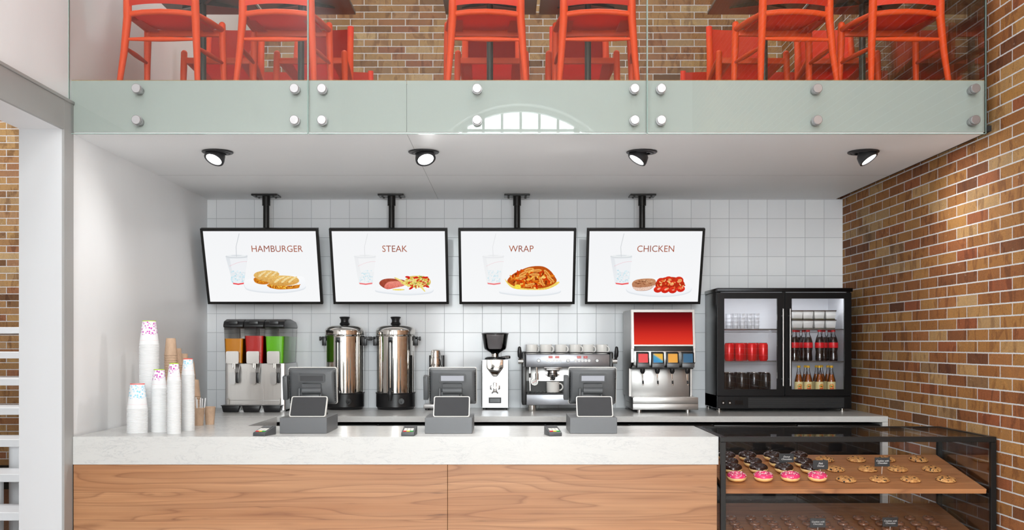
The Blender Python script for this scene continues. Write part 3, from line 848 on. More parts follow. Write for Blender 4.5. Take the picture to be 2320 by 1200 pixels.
def cup_stack(px, D, rr, rb, h, pitch, total_h, top_kind, name, where, brown=False):
    x = X(px, D)
    n = max(1, int(round((total_h - h) / pitch)) + 1)
    pitch = (total_h - h) / max(1, n - 1)
    base = M['kraft'] if brown else M['paper']
    kind = 'brown kraft paper cup' if brown else 'white paper cup'
    me = cup_mesh(rr, rb, h).mesh(name, base)
    nm = 'kraft_cup' if brown else 'paper_cup'
    for i in range(n):
        top = i == n - 1
        rot = random.uniform(0, 6.28)
        jx, jy = random.uniform(-.0001, .0001), random.uniform(-.0001, .0001)
        if top and top_kind:
            col = {'pink': (190, 60, 170), 'blue': (130, 200, 226)}[top_kind]
            mt = bubbles('printed_cup_' + top_kind + name, col, h * 0.42, h * 0.97, rr)
            o = cup_mesh(rr, rb, h).build(nm, mt)
            rim = M['lime_rim'] if top_kind == 'pink' else M['red_rim']
            MB().lathe([(rb - 0.0030, h - 0.0050), (rb + 0.0003, h - 0.0052), (rb + 0.0002, h + 0.0008), (rb - 0.0026, h + 0.0010), (rb - 0.0030, h - 0.0050)], 32).build('base_rim', rim, o, label=('lime green' if top_kind == 'pink' else 'red') + ' base rim')
            lab = 'top cup with %s bubble print and %s base, %s stack' % (top_kind, 'lime' if top_kind == 'pink' else 'red', where)
        else:
            o = bpy.data.objects.new(nm, me); COL.objects.link(o)
            if top: lab = '%s at the top of the %s stack' % (kind, where)
            else: lab = '%s, %s down in the %s stack' % (kind, ordinal(n - i), where)
        o.location = (x + jx, D + jy, ZT + i * pitch); o.rotation_euler.z = rot if brown else 0.0
        tag(o, lab, 'cup', ('brown' if brown else 'white') + ' cups in the ' + where + ' stack')
cup_stack(311.3, 5.80, 0.0565, 0.0395, 0.141, 0.0081, 0.277, 'blue', 'A', 'short wide front-left')
cup_stack(338, 6.02, 0.0565, 0.0385, 0.141, 0.0078, 0.638, 'pink', 'B', 'tallest')
cup_stack(360.3, 5.86, 0.0435, 0.030, 0.110, 0.0078, 0.357, 'pink', 'C', 'narrow lime-topped second')
cup_stack(394, 5.75, 0.0380, 0.0255, 0.0985, 0.0073, 0.394, 'pink', 'D', 'slim lime-topped front')
cup_stack(426, 5.95, 0.0370, 0.0262, 0.095, 0.0075, 0.417, 'blue', 'E', 'slim red-topped right-hand')
cup_stack(387, 6.30, 0.0385, 0.0280, 0.105, 0.0150, 0.538, None, 'F', 'tallest brown', True)
cup_stack(400, 6.45, 0.0385, 0.0280, 0.105, 0.0150, 0.475, None, 'G', 'second tallest brown', True)
cup_stack(415, 6.62, 0.0385, 0.0280, 0.105, 0.0150, 0.440, None, 'H', 'middle brown', True)
cup_stack(430, 6.78, 0.0385, 0.0280, 0.105, 0.0150, 0.384, None, 'I', 'second lowest brown', True)
cup_stack(440, 6.52, 0.0385, 0.0280, 0.105, 0.0150, 0.275, None, 'J', 'lowest brown', True)
def upright(px, D, rr, rb, h, lab):
    o = MB().lathe([(0, 0.004), (rb - 0.002, 0.004), (rb - .001, 0), (rb, 0), (rr, h - 0.003), (rr + 0.0015, h - 0.001), (rr, h), (rr - 0.001, h - 0.003), (rb - 0.0015, 0.0055), (0, 0.0055)], 32).build('kraft_cup', M['kraft'])
    o.location = (X(px, D), D, ZT); tag(o, lab, 'cup', 'upright brown cups'); return o
k1 = upright(450, 6.32, 0.036, 0.0275, 0.109, 'open brown kraft cup standing upright with white stirring sticks in it')
k2 = upright(475.5, 6.40, 0.0345, 0.026, 0.111, 'empty open brown kraft cup standing right of the cup of sticks')
stx = [(438, -0.02, 902), (443, 0.012, 900), (446, 0.008, 905), (455, -0.012, 901), (458, 0.01, 903), (463.5, 0.02, 902), (452, 0.02, 906)]
m0 = MB().box(-0.003, 0.003, -0.0012, 0.0012, 0, 0.152, 0.0005, 1).mesh('stick', M['paper'])
for i, (px, lean, py) in enumerate(stx):
    o = bpy.data.objects.new('stirring_stick', m0); COL.objects.link(o)
    topx = X(px, 6.32); top = Z(py, 6.32)
    bx = k1.location.x + (topx - k1.location.x) * 0.62
    o.location = (bx, 6.32 + lean * 0.8, top - 0.150)
    o.rotation_euler = (random.uniform(-.05, .05), math.atan2(topx - bx, 0.150), random.uniform(0, 1))
    tag(o, 'white stirring stick in the brown cup, %s from the left' % ordinal(i + 1) if i < 6 else 'white stirring stick at the back of the brown cup', 'stirrer', 'stirring sticks in the brown cup')
# =============================== JUICE DISPENSER ===============================
M['juice_o'] = simple('orange_juice', (250, 160, 14), 0.3, var=0.02, spec=0.6)
M['juice_r'] = simple('red_juice', (228, 34, 30), 0.3, var=0.02, spec=0.6)
M['juice_g'] = simple('green_juice', (124, 228, 24), 0.3, var=0.02, spec=0.6)
M['smoke'] = thin_glass('smoked_bowl', (0.90, 0.89, 0.88), 0.9, 0.0, 1.45)
xj0, xj1 = -2.103, -1.655
jc = (xj0 + xj1) / 2; yj = 7.60
jd = thing('juice_dispenser', 'three-bowl juice dispenser with orange, red and green juice', 'drink dispenser', (jc, yj, ZT))
hw = (xj1 - xj0) / 2
zb = 0.357                              # underside of the bowls above the worktop
m = MB().vbox(-hw, hw, 0.02, 0.46, 0.0, zb, 0.012, 'Z').box(-hw, hw, -0.03, 0.46, 0.0, 0.012)
m.build('body', M['steel_h'], jd)
MB().box(-hw + 0.022, hw - 0.03, 0.017, 0.020, 0.085, zb - 0.002, 0.001, 1).box(-hw + 0.022, hw - 0.03, 0.0165, 0.02, 0.02, 0.083, 0.001, 1).build('front_plate', M['steel'], jd)
for rx_ in (-hw + 0.028, hw - 0.034): MB().cyl((rx_, -0.004, 0.03), (rx_, -0.004, 0.10), 0.004, seg=12).build('rail', M['chrome'], jd)
bw = 0.0735
for k, (jm, frac, cname) in enumerate((('juice_o', 0.186, 'orange juice'), ('juice_r', 0.206, 'red juice'), ('juice_g', 0.203, 'green juice'))):
    cx = -hw - 0.006 + 0.0765 + k * 0.1515
    b = bmesh.new()
    def shell(ins, z0, z1, steps=5):
        m = MB()
        prof = []
        t = bmesh.new(); rings = []
        for i in range(steps + 1):
            f = i / steps; z = z0 + (z1 - z0) * f
            g = (z - zb) / 0.262
            hx = (bw - 0.009 + 0.009 * g) - ins
            yf = 0.0 - 0.012 * g + ins; yb = 0.455 + 0.015 * g - ins
            ring = []
            r = 0.018
            for qx, qy, a0 in ((hx - r, yb - r, 0), (-hx + r, yb - r, 90), (-hx + r, yf + r, 180), (hx - r, yf + r, 270)):
                for s in range(5):
                    a = math.radians(a0 + 22.5 * s); ring.append(t.verts.new((cx + qx + r * math.cos(a), qy + r * math.sin(a), z)))
            rings.append(ring)
        for A, B in zip(rings[:-1], rings[1:]):
            for s in range(20): t.faces.new((A[s], A[(s + 1) % 20], B[(s + 1) % 20], B[s]))
        t.faces.new(rings[0]); t.faces.new(rings[-1]); bmesh.ops.recalc_face_normals(t, faces=t.faces)
        return m.add(t)
    bowl = shell(0.0, zb + 0.001, zb + 0.266).build('bowl', M['smoke'], jd)
    shell(0.003, zb + 0.004, zb + frac).build('juice', M[jm], bowl, label=cname)
    MB().box(cx - 0.012, cx + 0.012, 0.10, 0.36, zb + 0.01, zb + 0.012).build('paddle', M['smoke'], bowl)
    # domed black lid
    m = MB().prism([(-0.018, zb + 0.266), (0.477, zb + 0.266), (0.473, zb + 0.288), (0.42, zb + 0.318), (0.25, zb + 0.334), (0.06, zb + 0.330), (0.0, zb + 0.316), (-0.018, zb + 0.288)], 'X', cx - bw - 0.002, cx + bw + 0.002, 0.010, 3)
    m.box(cx - 0.035, cx + 0.035, -0.022, 0.05, zb + 0.288, zb + 0.318, 0.006)
    m.build('lid', M['black_plastic'], jd)
    MB().vbox(cx - 0.050, cx + 0.044, -0.030, -0.004, zb + 0.0, zb + 0.092, 0.012, 'Y').build('tap_cover', M['steel'], jd)
    MB().cyl((cx + 0.008, 0.0, zb - 0.038), (cx + 0.008, 0.0, zb + 0.004), 0.008, seg=16).cyl((cx - 0.006, 0.004, zb - 0.03), (cx - 0.006, 0.004, zb), 0.006, seg=12).build('nozzle', M['chrome'], jd)
    m = MB().vbox(cx - 0.024, cx + 0.022, -0.040, -0.036, zb - 0.152, zb - 0.062, 0.014, 'Y', M=Matrix.Identity(4))
    m.prism([(-0.038, zb - 0.065), (-0.034, zb - 0.068), (0.006, zb - 0.006), (0.001, zb - 0.004)], 'X', cx + 0.018, cx + 0.046)
    m.build('lever', M['steel_plain'], jd)
    MB().prism([(-0.036, zb - 0.14), (-0.036, zb - 0.066), (-0.010, zb - 0.066), (-0.010, zb - 0.145)], 'X', cx + 0.024, cx + 0.042, 0.004).build('lever_back', M['black_plastic'], jd)
    tx = cx - 0.005
    m = MB().box(tx - 0.066, tx + 0.066, -0.075, 0.012, 0.0015, 0.046, 0.004, taper=0.85)
    m.box(tx - 0.070, tx + 0.070, -0.080, 0.014, 0.046, 0.052, 0.002)
    m.build('drip_tray', M['black_plastic'], jd)
# =============================== WATER URNS ===============================
def make_urn():
    t = thing('water_urn', 'x', 'urn', (0, 0, 0))
    R = 0.150
    MB().lathe([(0, 0), (R - 0.012, 0), (R - 0.010, 0.008), (R - 0.008, 0.014), (R, 0.022), (R, 0.120), (R + 0.004, 0.124), (R + 0.004, 0.130), (0, 0.130)], 56).build('base', M['black_plastic'], t)
    MB().lathe([(R - 0.004, 0.128), (R - 0.004, 0.560), (R + 0.003, 0.562), (R + 0.004, 0.568), (R - 0.002, 0.574), (0, 0.574)], 64).build('body', M['chrome'], t)
    MB().lathe([(R + 0.001, 0.574), (R + 0.002, 0.606), (R - 0.002, 0.618), (R - 0.018, 0.634), (R - 0.05, 0.644), (0, 0.650)], 64).build('lid', M['chrome'], t)
    MB().lathe([(0.0, 0.648), (0.035, 0.649), (0.040, 0.656), (0.036, 0.664), (0.030, 0.672), (0.030, 0.688), (0.036, 0.700), (0.041, 0.708), (0.036, 0.713), (0, 0.715)], 32).build('lid_knob', M['black_plastic'], t)
    for s in (-1, 1):
        m = MB().box(s * 0.158 - 0.014, s * 0.158 + 0.014, -0.022, 0.022, 0.49, 0.56, 0.003)
        m.box(min(s * 0.150, s * 0.192), max(s * 0.150, s * 0.192), -0.022, 0.022, 0.536, 0.556, 0.004)
        m.box(s * 0.188 - 0.006, s * 0.188 + 0.006, -0.022, 0.022, 0.528, 0.560, 0.003)
        m.build('side_handle', M['black_plastic'], t)
    # sight glass on the front, tap and thermostat dial
    g = MB().box(-0.045, -0.010, -R - 0.006, -R + 0.012, 0.15, 0.555, 0.003)
    g = g.build('gauge_backing', M['black_plastic'], t)
    MB().cyl((-0.0275, -R - 0.014, 0.165), (-0.0275, -R - 0.014, 0.53), 0.006, seg=16).build('sight_tube', M['chrome'], t)
    MB().lathe([(0, 0), (0.016, 0), (0.018, 0.01), (0.012, 0.018), (0, 0.018)], 20, M=Matrix.Translation((-0.0275, -R - 0.014, 0.515))).build('tube_cap', M['black_plastic'], t)
    m = MB().cyl((-0.0275, -R + 0.01, 0.135), (-0.0275, -R - 0.045, 0.135), 0.013, seg=18)
    m.lathe([(0, 0.075), (0.010, 0.075), (0.013, 0.09), (0.020, 0.118), (0.019, 0.140), (0.010, 0.158), (0.007, 0.172), (0, 0.174)], 20, M=Matrix.Translation((-0.0275, -R - 0.042, 0)))
    m.build('tap', M['black_plastic'], t)
    MB().cyl((0.055, -R * 0.93 - 0.012, 0.067), (0.055, -R * 0.93 + 0.01, 0.067), 0.022, seg=28).box(0.053, 0.057, -R * 0.93 - 0.015, -R * 0.93 - 0.01, 0.052, 0.084, 0.001).build('thermostat_dial', M['black_gloss'], t)
    return t
u0 = make_urn(); u0.location = (X(781, 7.92), 7.92, ZT); u0['label'] = 'tall chrome water urn with black base, beside the juice dispenser'; u0['group'] = 'chrome urns on the back counter'
u1 = dup(u0, (X(896.4, 7.92), 7.92, ZT), 0.03, 'tall chrome water urn with black base, the one further from the juice dispenser')
# =============================== SMALL MIXER MACHINE BEHIND THE MIDDLE REGISTER ===============================
D = 7.86
mx = thing('drink_mixer', 'small chrome mixing machine half hidden behind the middle register', 'drink mixer', (X(1010, D), D, ZT))
MB().box(-0.165, 0.165, -0.08, 0.12, 0.012, 0.045, 0.006).build('base', M['steel_h'], mx)
for sx in (-0.14, 0.14):
    for sy in (-0.05, 0.1): MB().cyl((sx, sy, 0), (sx, sy, 0.0125), 0.014, seg=14).build('foot', M['black_plastic'], mx)
MB().vbox(-0.130, -0.014, 0.02, 0.10, 0.045, 0.415, 0.01, 'Z').build('column', M['black_plastic'], mx)
MB().lathe([(0, 0.16), (0.034, 0.16), (0.039, 0.29), (0.043, 0.30), (0.043, 0.312), (0.036, 0.314), (0.036, 0.338), (0.043, 0.340), (0.044, 0.352), (0.041, 0.395), (0.038, 0.398), (0.038, 0.430), (0.034, 0.452), (0.020, 0.460), (0, 0.461)], 40, M=Matrix.Translation((-0.074, -0.03, 0))).build('mixing_canister', M['chrome'], mx)
MB().cyl((-0.074, -0.03, 0.045), (-0.074, -0.03, 0.162), 0.022, seg=24).build('stand', M['chrome'], mx)
jr = MB().lathe([(0, 0.0), (0.044, 0), (0.046, 0.01), (0.046, 0.20), (0.038, 0.215), (0, 0.215)], 36).build('storage_jar', thin_glass('clear_jar', (0.9, 0.9, 0.9), 1.5))
jr.location = (X(1045, 7.85), 7.80, ZT + 0.0458); tag(jr, 'glass jar with ribbed black lid right of the chrome mixer', 'jar')
m = MB().lathe([(0.0, 0.216), (0.044, 0.216), (0.048, 0.222), (0.048, 0.250), (0.044, 0.258), (0.030, 0.262), (0, 0.262)], 48)
m.build('lid', M['black_plastic'], jr)
MB().cyl((0, 0, 0.203), (0, 0, 0.2155), 0.0465, seg=36).build('collar', M['chrome'], jr)
# =============================== COFFEE GRINDER ===============================
D = 7.84
gr = thing('coffee_grinder', 'steel-faced coffee grinder with smoked cone hopper', 'coffee grinder', (X(1121.5, D), D, ZT))
zt = 0.383
M['steel_bright'] = brushed('bright_brushed_steel', (186, 187, 190), 0.36, axis=0)
MB().box(-0.096, 0.098, 0.0, 0.20, 0.014, zt, 0.003).build('housing', M['black_metal'], gr)
MB().box(-0.098, 0.100, -0.006, -0.0005, 0.014, zt, 0.0015, 1).build('front_plate', M['steel_bright'], gr)
MB().box(0.1, 0.104, 0.0, 0.18, 0.02, zt - 0.01).box(-0.104, -0.098, 0.0, 0.18, 0.02, zt - 0.01).build('side_rib', M['black_gloss'], gr)
for sx in (-0.078, 0.078):
    for sy in (0.012, 0.18): MB().cyl((sx, sy, 0), (sx, sy, 0.0145), 0.012, seg=14).build('foot', M['black_plastic'], gr)
# cone doser on the front
MB().prism([(-0.064, zt + 0.004), (0.064, zt + 0.004), (0.064, zt - 0.062), (0.016, zt - 0.128), (-0.016, zt - 0.128), (-0.064, zt - 0.062)], 'Y', -0.045, -0.0062, 0.007, 3).build('dosing_cone', M['chrome'], gr)
m = MB().cyl((0, -0.0065, 0.172), (0, -0.045, 0.172), 0.027, seg=28)
m.box(-0.038, 0.038, -0.04, -0.0065, 0.155, 0.188, 0.006).box(-0.014, 0.014, -0.05, -0.0065, 0.135, 0.21, 0.005)
m.build('portafilter_fork', M['steel_plain'], gr)
MB().tube([(-0.022, -0.04, 0.128), (-0.010, -0.052, 0.142), (0.010, -0.052, 0.142), (0.022, -0.04, 0.128)], 0.0055, 10).cyl((0, -0.0455, 0.172), (0, -0.052, 0.172), 0.013, seg=20).build('fork_prong', M['chrome'], gr)
MB().box(-0.048, 0.048, -0.0075, -0.0062, 0.05, 0.094, 0.0008, 1).build('readout_frame', M['black_metal'], gr)
MB().box(-0.038, 0.038, -0.0085, -0.0076, 0.058, 0.086).build('readout', M['pos_base'], gr)
hp = Matrix.Translation((0.0, 0.075, 0))
MB().lathe([(0, zt), (0.080, zt), (0.080, zt + 0.012), (0.060, zt + 0.020), (0, zt + 0.020)], 36, M=hp).build('collar', M['black_plastic'], gr)
MB().lathe([(0, zt + 0.019), (0.028, zt + 0.02), (0.028, zt + 0.048), (0.0, zt + 0.048)], 28, M=hp).build('neck', M['chrome'], gr)
MB().lathe([(0.026, zt + 0.040), (0.034, zt + 0.052), (0.080, zt + 0.078), (0.086, zt + 0.092), (0.102, zt + 0.20), (0.099, zt + 0.20), (0.083, zt + 0.094), (0.077, zt + 0.081), (0.028, zt + 0.054)], 48, M=hp).build('hopper', thin_glass('smoked_hopper', (0.80, 0.79, 0.79), 1.0), gr)
MB().lathe([(0, zt + 0.048), (0.026, zt + 0.054), (0.050, zt + 0.066), (0.0, zt + 0.070)], 40, M=hp).build('coffee_beans', simple('coffee_beans', (40, 28, 22), 0.5, var=0.4, nscale=160, bump=0.8), gr)
MB().lathe([(0, zt + 0.206), (0.06, zt + 0.206), (0.104, zt + 0.202), (0.105, zt + 0.196), (0.102, zt + 0.194)], 48, M=hp).build('hopper_lid', M['black_plastic'], gr)
m = MB().cyl((0.05, 0.05, zt + 0.016), (0.112, 0.02, zt + 0.018), 0.008, seg=14)
for k in range(4): m.cyl((0.082 + k * 0.009, 0.034 - k * .0045, zt + 0.018), (0.086 + k * 0.009, 0.032 - k * .0045, zt + 0.018), 0.0115, seg=14)
m.build('adjusting_knob', M['steel_plain'], gr)
# =============================== ESPRESSO MACHINE ===============================
D = 7.66
ZE = lambda py: Z(py, D) - ZT
em = thing('espresso_machine', 'two-group grey espresso machine with mugs stacked on top', 'espresso machine', (X(1286.5, D), D, ZT))
e0 = em.location.x
XE = lambda px: X(px, D) - e0
M['em_grey'] = simple('espresso_grey_metal', (150, 151, 156), 0.3, 0.75)
hw = 0.315
zf0, zf1 = ZE(831.6), ZE(802)          # front fascia
zt0, zt1 = ZE(917), ZE(893)           # lower fascia
MB().box(-hw, hw, -0.0, 0.38, zf0, zf1, 0.008, 2).build('top_housing', M['em_grey'], em)
MB().box(-hw - 0.028, -hw - 0.001, 0.03, 0.39, zt0, zf1 + 0.016, 0.006).box(-hw - 0.026, -hw + 0.004, 0.0, 0.05, zt0, zf0 + 0.004, 0.004).build('side_panel', M['black_plastic'], em)
MB().box(hw + 0.001, hw + 0.028, 0.03, 0.39, zt0, zf1 + 0.016, 0.006).box(hw - 0.004, hw + 0.026, 0.0, 0.05, zt0, zf0 + 0.004, 0.004).build('side_panel', M['black_plastic'], em)
MB().box(-hw, hw, 0.16, 0.38, zt0 + 0.01, zf0, 0.002).build('back_panel', M['steel_plain'], em)
MB().box(-hw + 0.005, hw - 0.005, -0.012, 0.38, zt0, zt1, 0.004).build('drip_housing', M['em_grey'], em)
m = MB().box(-hw + 0.004, hw - 0.004, -0.008, 0.16, zt1, zt1 + 0.010, 0.002)
for k in range(22): m.box(-hw + 0.012 + k * 0.0283, -hw + 0.026 + k * 0.0283, 0.0, 0.155, zt1 + 0.010, zt1 + 0.013)
m.build('drip_grille', M['black_metal'], em)
MB().box(-hw + 0.003, hw - 0.003, 0.155, 0.159, zt1 + 0.012, zt1 + 0.095).build('splash_guard', M['black_metal'], em)
for sx in (-hw + 0.05, hw - 0.05):
    for sy in (0.035, 0.33): MB().lathe([(0, 0), (0.028, 0), (0.030, 0.006), (0.030, zt0 - 0.004), (0.033, zt0), (0, zt0)], 30, M=Matrix.Translation((sx, sy, 0))).build('foot', M['chrome'], em)
# rail for the mugs
m = MB()
for a, b in (((-hw - 0.01, 0.02), (hw + 0.01, 0.02)), ((-hw - 0.01, 0.37), (hw + 0.01, 0.37)), ((-hw - 0.01, 0.02), (-hw - 0.01, 0.37)), ((hw + 0.01, 0.02), (hw + 0.01, 0.37))):
    m.tube([(a[0], a[1], zf1 + 0.012), (b[0], b[1], zf1 + 0.012)], 0.0035, 8)
m.build('cup_rail', M['black_metal'], em)
led = emit('red_led_display', (235, 40, 40), 0.8); white_b = simple('white_button', (240, 240, 240), 0.3)
for px in (1247.5, 1262.5, 1312, 1326.5):
    d = MB().box(XE(px) - 0.0155, XE(px) + 0.0155, -0.002, 0.001, ZE(811.5), ZE(806), 0.0006, 1).build('led_display', simple('led_red_window', (190, 30, 34), 0.3), em)
    text_part('88.8' if px != 1326.5 else '8', 0.014, emit('led_digit', (255, 190, 180), 1.0), d, Matrix.Translation((XE(px), -0.003, (ZE(811.5) + ZE(806)) / 2)) @ FACE, 'digit')
for px in (1239.5, 1247, 1254.7, 1262.3, 1270, 1304, 1311.6, 1319.5, 1327, 1334.6):
    MB().cyl((XE(px), 0.001, ZE(816.5)), (XE(px), -0.006, ZE(816.5)), 0.0105, seg=20).build('button', white_b, em)
for px in (1220.5, 1287, 1352.7):
    k = MB().cyl((XE(px), 0.001, ZE(816.5)), (XE(px), -0.005, ZE(816.5)), 0.0135, seg=24).build('knob', M['black_metal'], em)
    MB().cyl((XE(px), -0.005, ZE(816.5)), (XE(px), -0.009, ZE(816.5)), 0.011, seg=24).build('knob_face', white_b, k)
# group heads with portafilters
for px in (1252.5, 1317.5):
    gx_ = XE(px)
    m = MB().box(gx_ - 0.068, gx_ + 0.068, -0.005, 0.12, zf0 - 0.008, zf0, 0.003)
    m.box(gx_ - 0.052, gx_ + 0.052, 0.0, 0.11, zf0 - 0.026, zf0 - 0.008, 0.008).cyl((gx_, 0.055, zf0 - 0.045), (gx_, 0.055, zf0 - 0.02), 0.034, seg=30)
    g = m.build('group_head', M['steel_plain'], em)
    m = MB().lathe([(0, -0.002), (0.037, -0.002), (0.039, 0.004), (0.039, 0.02), (0.034, 0.026), (0, 0.026)], 32, M=Matrix.Translation((gx_, 0.055, zf0 - 0.07)))
    m.box(gx_ - 0.052, gx_ + 0.052, 0.045, 0.065, zf0 - 0.064, zf0 - 0.052, 0.004)
    m.build('portafilter', M['steel_plain'], g)
    MB().tube([(gx_, 0.02, zf0 - 0.062), (gx_, -0.03, zf0 - 0.068), (gx_, -0.085, zf0 - 0.082)], [0.009, 0.012, 0.0135], 16).sphere((gx_, -0.085, zf0 - 0.082), 0.0135).build('portafilter_handle', M['black_plastic'], g)
    MB().tube([(gx_ - 0.012, 0.05, zf0 - 0.072), (gx_ - 0.014, 0.045, zf0 - 0.098)], 0.006, 10).tube([(gx_ + 0.012, 0.05, zf0 - 0.072), (gx_ + 0.014, 0.045, zf0 - 0.098)], 0.006, 10).build('spout', M['chrome'], g)
# steam wands and pressure gauge
m = MB().tube([(XE(1200.5), 0.0, zf0), (XE(1200.3), -0.008, zf0 - 0.07), (XE(1201), -0.012, zt1 + 0.03)], 0.0042, 10).sphere((XE(1201), -0.012, zt1 + 0.028), 0.006)
m.build('steam_wand', M['chrome'], em)
MB().cyl((XE(1200.4), -0.006, zf0 - 0.045), (XE(1200.4), -0.009, zf0 - 0.078), 0.009, 0.007, seg=14).build('wand_grip', M['black_plastic'], em)
m = MB().tube([(XE(1215.5), 0.0, zf0), (XE(1216.5), -0.01, zf0 - 0.05)], 0.007, 12).cyl((XE(1216.3), -0.01, zf0 - 0.045), (XE(1216.6), -0.012, zf0 - 0.095), 0.013, 0.011, seg=18)
m.build('hot_water_spout', M['chrome'], em)
g = MB().cyl((XE(1212), 0.12, ZE(866)), (XE(1212), 0.15, ZE(866)), 0.0265, seg=32).build('pressure_gauge', M['chrome'], em)
MB().cyl((XE(1212), 0.118, ZE(866)), (XE(1212), 0.12, ZE(866)), 0.023, seg=32).build('dial_face', M['white_ceramic'], g)
MB().box(XE(1212) - 0.018, XE(1212) + 0.018, 0.116, 0.1178, ZE(866) - 0.001, ZE(866) + 0.001, M=Matrix.Translation((XE(1212), 0, ZE(866))) @ Matrix.Rotation(-0.5, 4, 'Y') @ Matrix.Translation((-XE(1212), 0, -ZE(866)))).build('needle', M['red_rim'], g)
# steam levers at either end
for s, px in ((-1, 1177.7), (1, 1397)):
    lx = XE(px) if s < 0 else XE(1396.5)
    m = MB().cyl((s * (hw + 0.02), 0.02, zf0 + 0.045), (s * (hw + 0.055), 0.02, zf0 + 0.045), 0.020, seg=24)
    m.build('valve_boss', M['chrome'], em)
    m = MB().tube([(lx + s * -0.006, 0.015, ZE(813)), (lx, 0.012, ZE(806)), (lx + s * 0.002, 0.01, ZE(796)), (lx + s * 0.002, 0.01, ZE(788))], [0.008, 0.016, 0.0155, 0.012], 16).sphere((lx + s * 0.002, 0.01, ZE(788)), 0.012)
    m.tube([(s * (hw + 0.045), 0.018, zf0 + 0.05), (lx - s * .005, 0.015, ZE(813))], 0.008, 10)
    m.build('steam_lever', M['black_plastic'], em)
# mugs
def mug_mb(r=0.0425, h=0.071):
    m = MB().lathe([(0, 0.003), (r - 0.006, 0.003), (r - 0.005, 0.0), (r - 0.003, 0.0), (r, 0.006), (r, h - 0.002), (r - 0.0015, h), (r - 0.0035, h - 0.002), (r - 0.0035, 0.008), (0, 0.006)], 40)
    return m
def make_mug():
    o = mug_mb().build('mug', M['white_ceramic'])
    pts = []
    for i in range(13):
        a = math.radians(-85 + 170 * i / 12)
        pts.append((0.0405 + 0.024 * math.cos(a), 0, 0.036 + 0.0235 * math.sin(a)))
    MB().tube(pts, 0.0048, 10).build('handle', M['white_ceramic'], o)
    return o
mg = make_mug(); k = 0
words = ['leftmost', 'second from the left', 'third from the left', 'third from the right', 'second from the right', 'rightmost']
yrow = [D + 0.069, D + 0.180]
for r in range(2):
    for i, px in enumerate((1204.5, 1237, 1270.5, 1303, 1332, 1364)):
        o = mg if k == 0 else dup(mg, (0, 0, 0)); k += 1
        xx = X(px, yrow[0]) + (0.0 if r == 0 else 0.006)
        o.location = (xx, yrow[r], ZT + zf1 + 0.0010); o.rotation_euler.z = random.choice((-1, 1)) * random.uniform(0.5, 0.8)
        tag(o, 'white mug on top of the espresso machine, %s in the %s row' % (words[i], 'front' if r == 0 else 'rear'), 'mug', 'white mugs on the espresso machine')
o = dup(mg, (X(1252.5, D + 0.06), D + 0.055, ZT + zt1 + 0.0135), 0.0, 'white mug standing on the drip grille under the left coffee spout')
if 'group' in o: del o['group']
o.scale = (1.15, 1.15, 1.12)
# =============================== SODA FOUNTAIN ===============================
D = 7.51
ZS = lambda py: Z(py, D) - ZT
sf = thing('soda_fountain', 'stainless soda fountain with red lit panel and four valves', 'soda fountain', (X(1508, D), D, ZT))
s0 = sf.location.x
XS = lambda px: X(px, D) - s0
M['steel_soft'] = brushed('soft_brushed_steel', (172, 170, 168), 0.38, axis=0, var=.05)
m = MB().box(XS(1434), XS(1582), 0.0, 0.50, ZS(928), ZS(914.3), 0.002).box(XS(1434), XS(1582), 0.002, 0.50, ZS(914), ZS(900), 0.002)
m.build('drip_base', M['steel_soft'], sf)
MB().box(XS(1437), XS(1579), 0.01, 0.13, ZS(900) - 0.001, ZS(900) + 0.002).build('drip_grille', M['steel_plain'], sf)
MB().box(XS(1433), XS(1569), 0.13, 0.48, ZS(900), ZS(826), 0.003).build('tower', M['steel_soft'], sf)
for px in (1449, 1559):
    for sy in (0.02, 0.45): MB().cyl((XS(px), sy, 0), (XS(px), sy, ZS(928)), 0.0165, seg=24).build('foot', M['steel_plain'], sf)
# hood: side cheeks, frame and leaning red panel
hx0, hx1 = XS(1429), XS(1575)
for a, b in ((hx0, hx0 + 0.022), (hx1 - 0.016, hx1)):
    MB().prism([(0.045, ZS(701)), (0.49, ZS(701)), (0.49, ZS(900)), (0.125, ZS(900)), (0.12, ZS(835)), (-0.015, ZS(821)), (-0.012, ZS(790))], 'X', a, b, 0.002, 1).build('cheek', M['steel_soft'], sf)
MB().prism([(0.03, ZS(701)), (0.48, ZS(701)), (0.48, ZS(826)), (0.08, ZS(826)), (0.05, ZS(797)), (-0.006, ZS(784))], 'X', hx0 + 0.0225, hx1 - 0.0165).build('hood', M['steel_soft'], sf)
a = math.atan2(0.036, ZS(701) - ZS(784))
PM = Matrix.Translation((0, -0.006, ZS(784))) @ Matrix.Rotation(-a, 4, 'X')
Lp = (ZS(701) - ZS(784)) / math.cos(a)
m = MB()
m.box(hx0 + 0.0225, hx1 - 0.0165, -0.008, -0.001, Lp - 0.020, Lp, 0.001, 1, M=PM).box(hx0 + 0.0225, hx1 - 0.0165, -0.008, -0.001, 0, 0.012, 0.001, 1, M=PM)
m.box(hx0 + 0.004, hx0 + 0.024, -0.008, -0.001, -0.02, Lp, 0.001, 1, M=PM).box(hx1 - 0.018, hx1 - 0.001, -0.008, -0.001, -0.02, Lp, 0.001, 1, M=PM)
m.build('panel_frame', M['steel_soft'], sf)
t = NT('red_graded_sign')
zc = t.xyz(t.coord())[2]
g_ = t.math('DIVIDE', t.math('SUBTRACT', zc, ZS(781)), ZS(707) - ZS(781))
e_ = t.node('ShaderNodeEmission'); t.link(t.ramp(g_, [(0.0, srgb((232, 62, 42))), (0.35, srgb((204, 44, 36))), (0.72, srgb((140, 20, 24))), (1.0, srgb((92, 14, 18)))]), e_.inputs['Color']); e_.inputs['Strength'].default_value = 1.0
t.link(e_.outputs[0], t.out.inputs['Surface'])
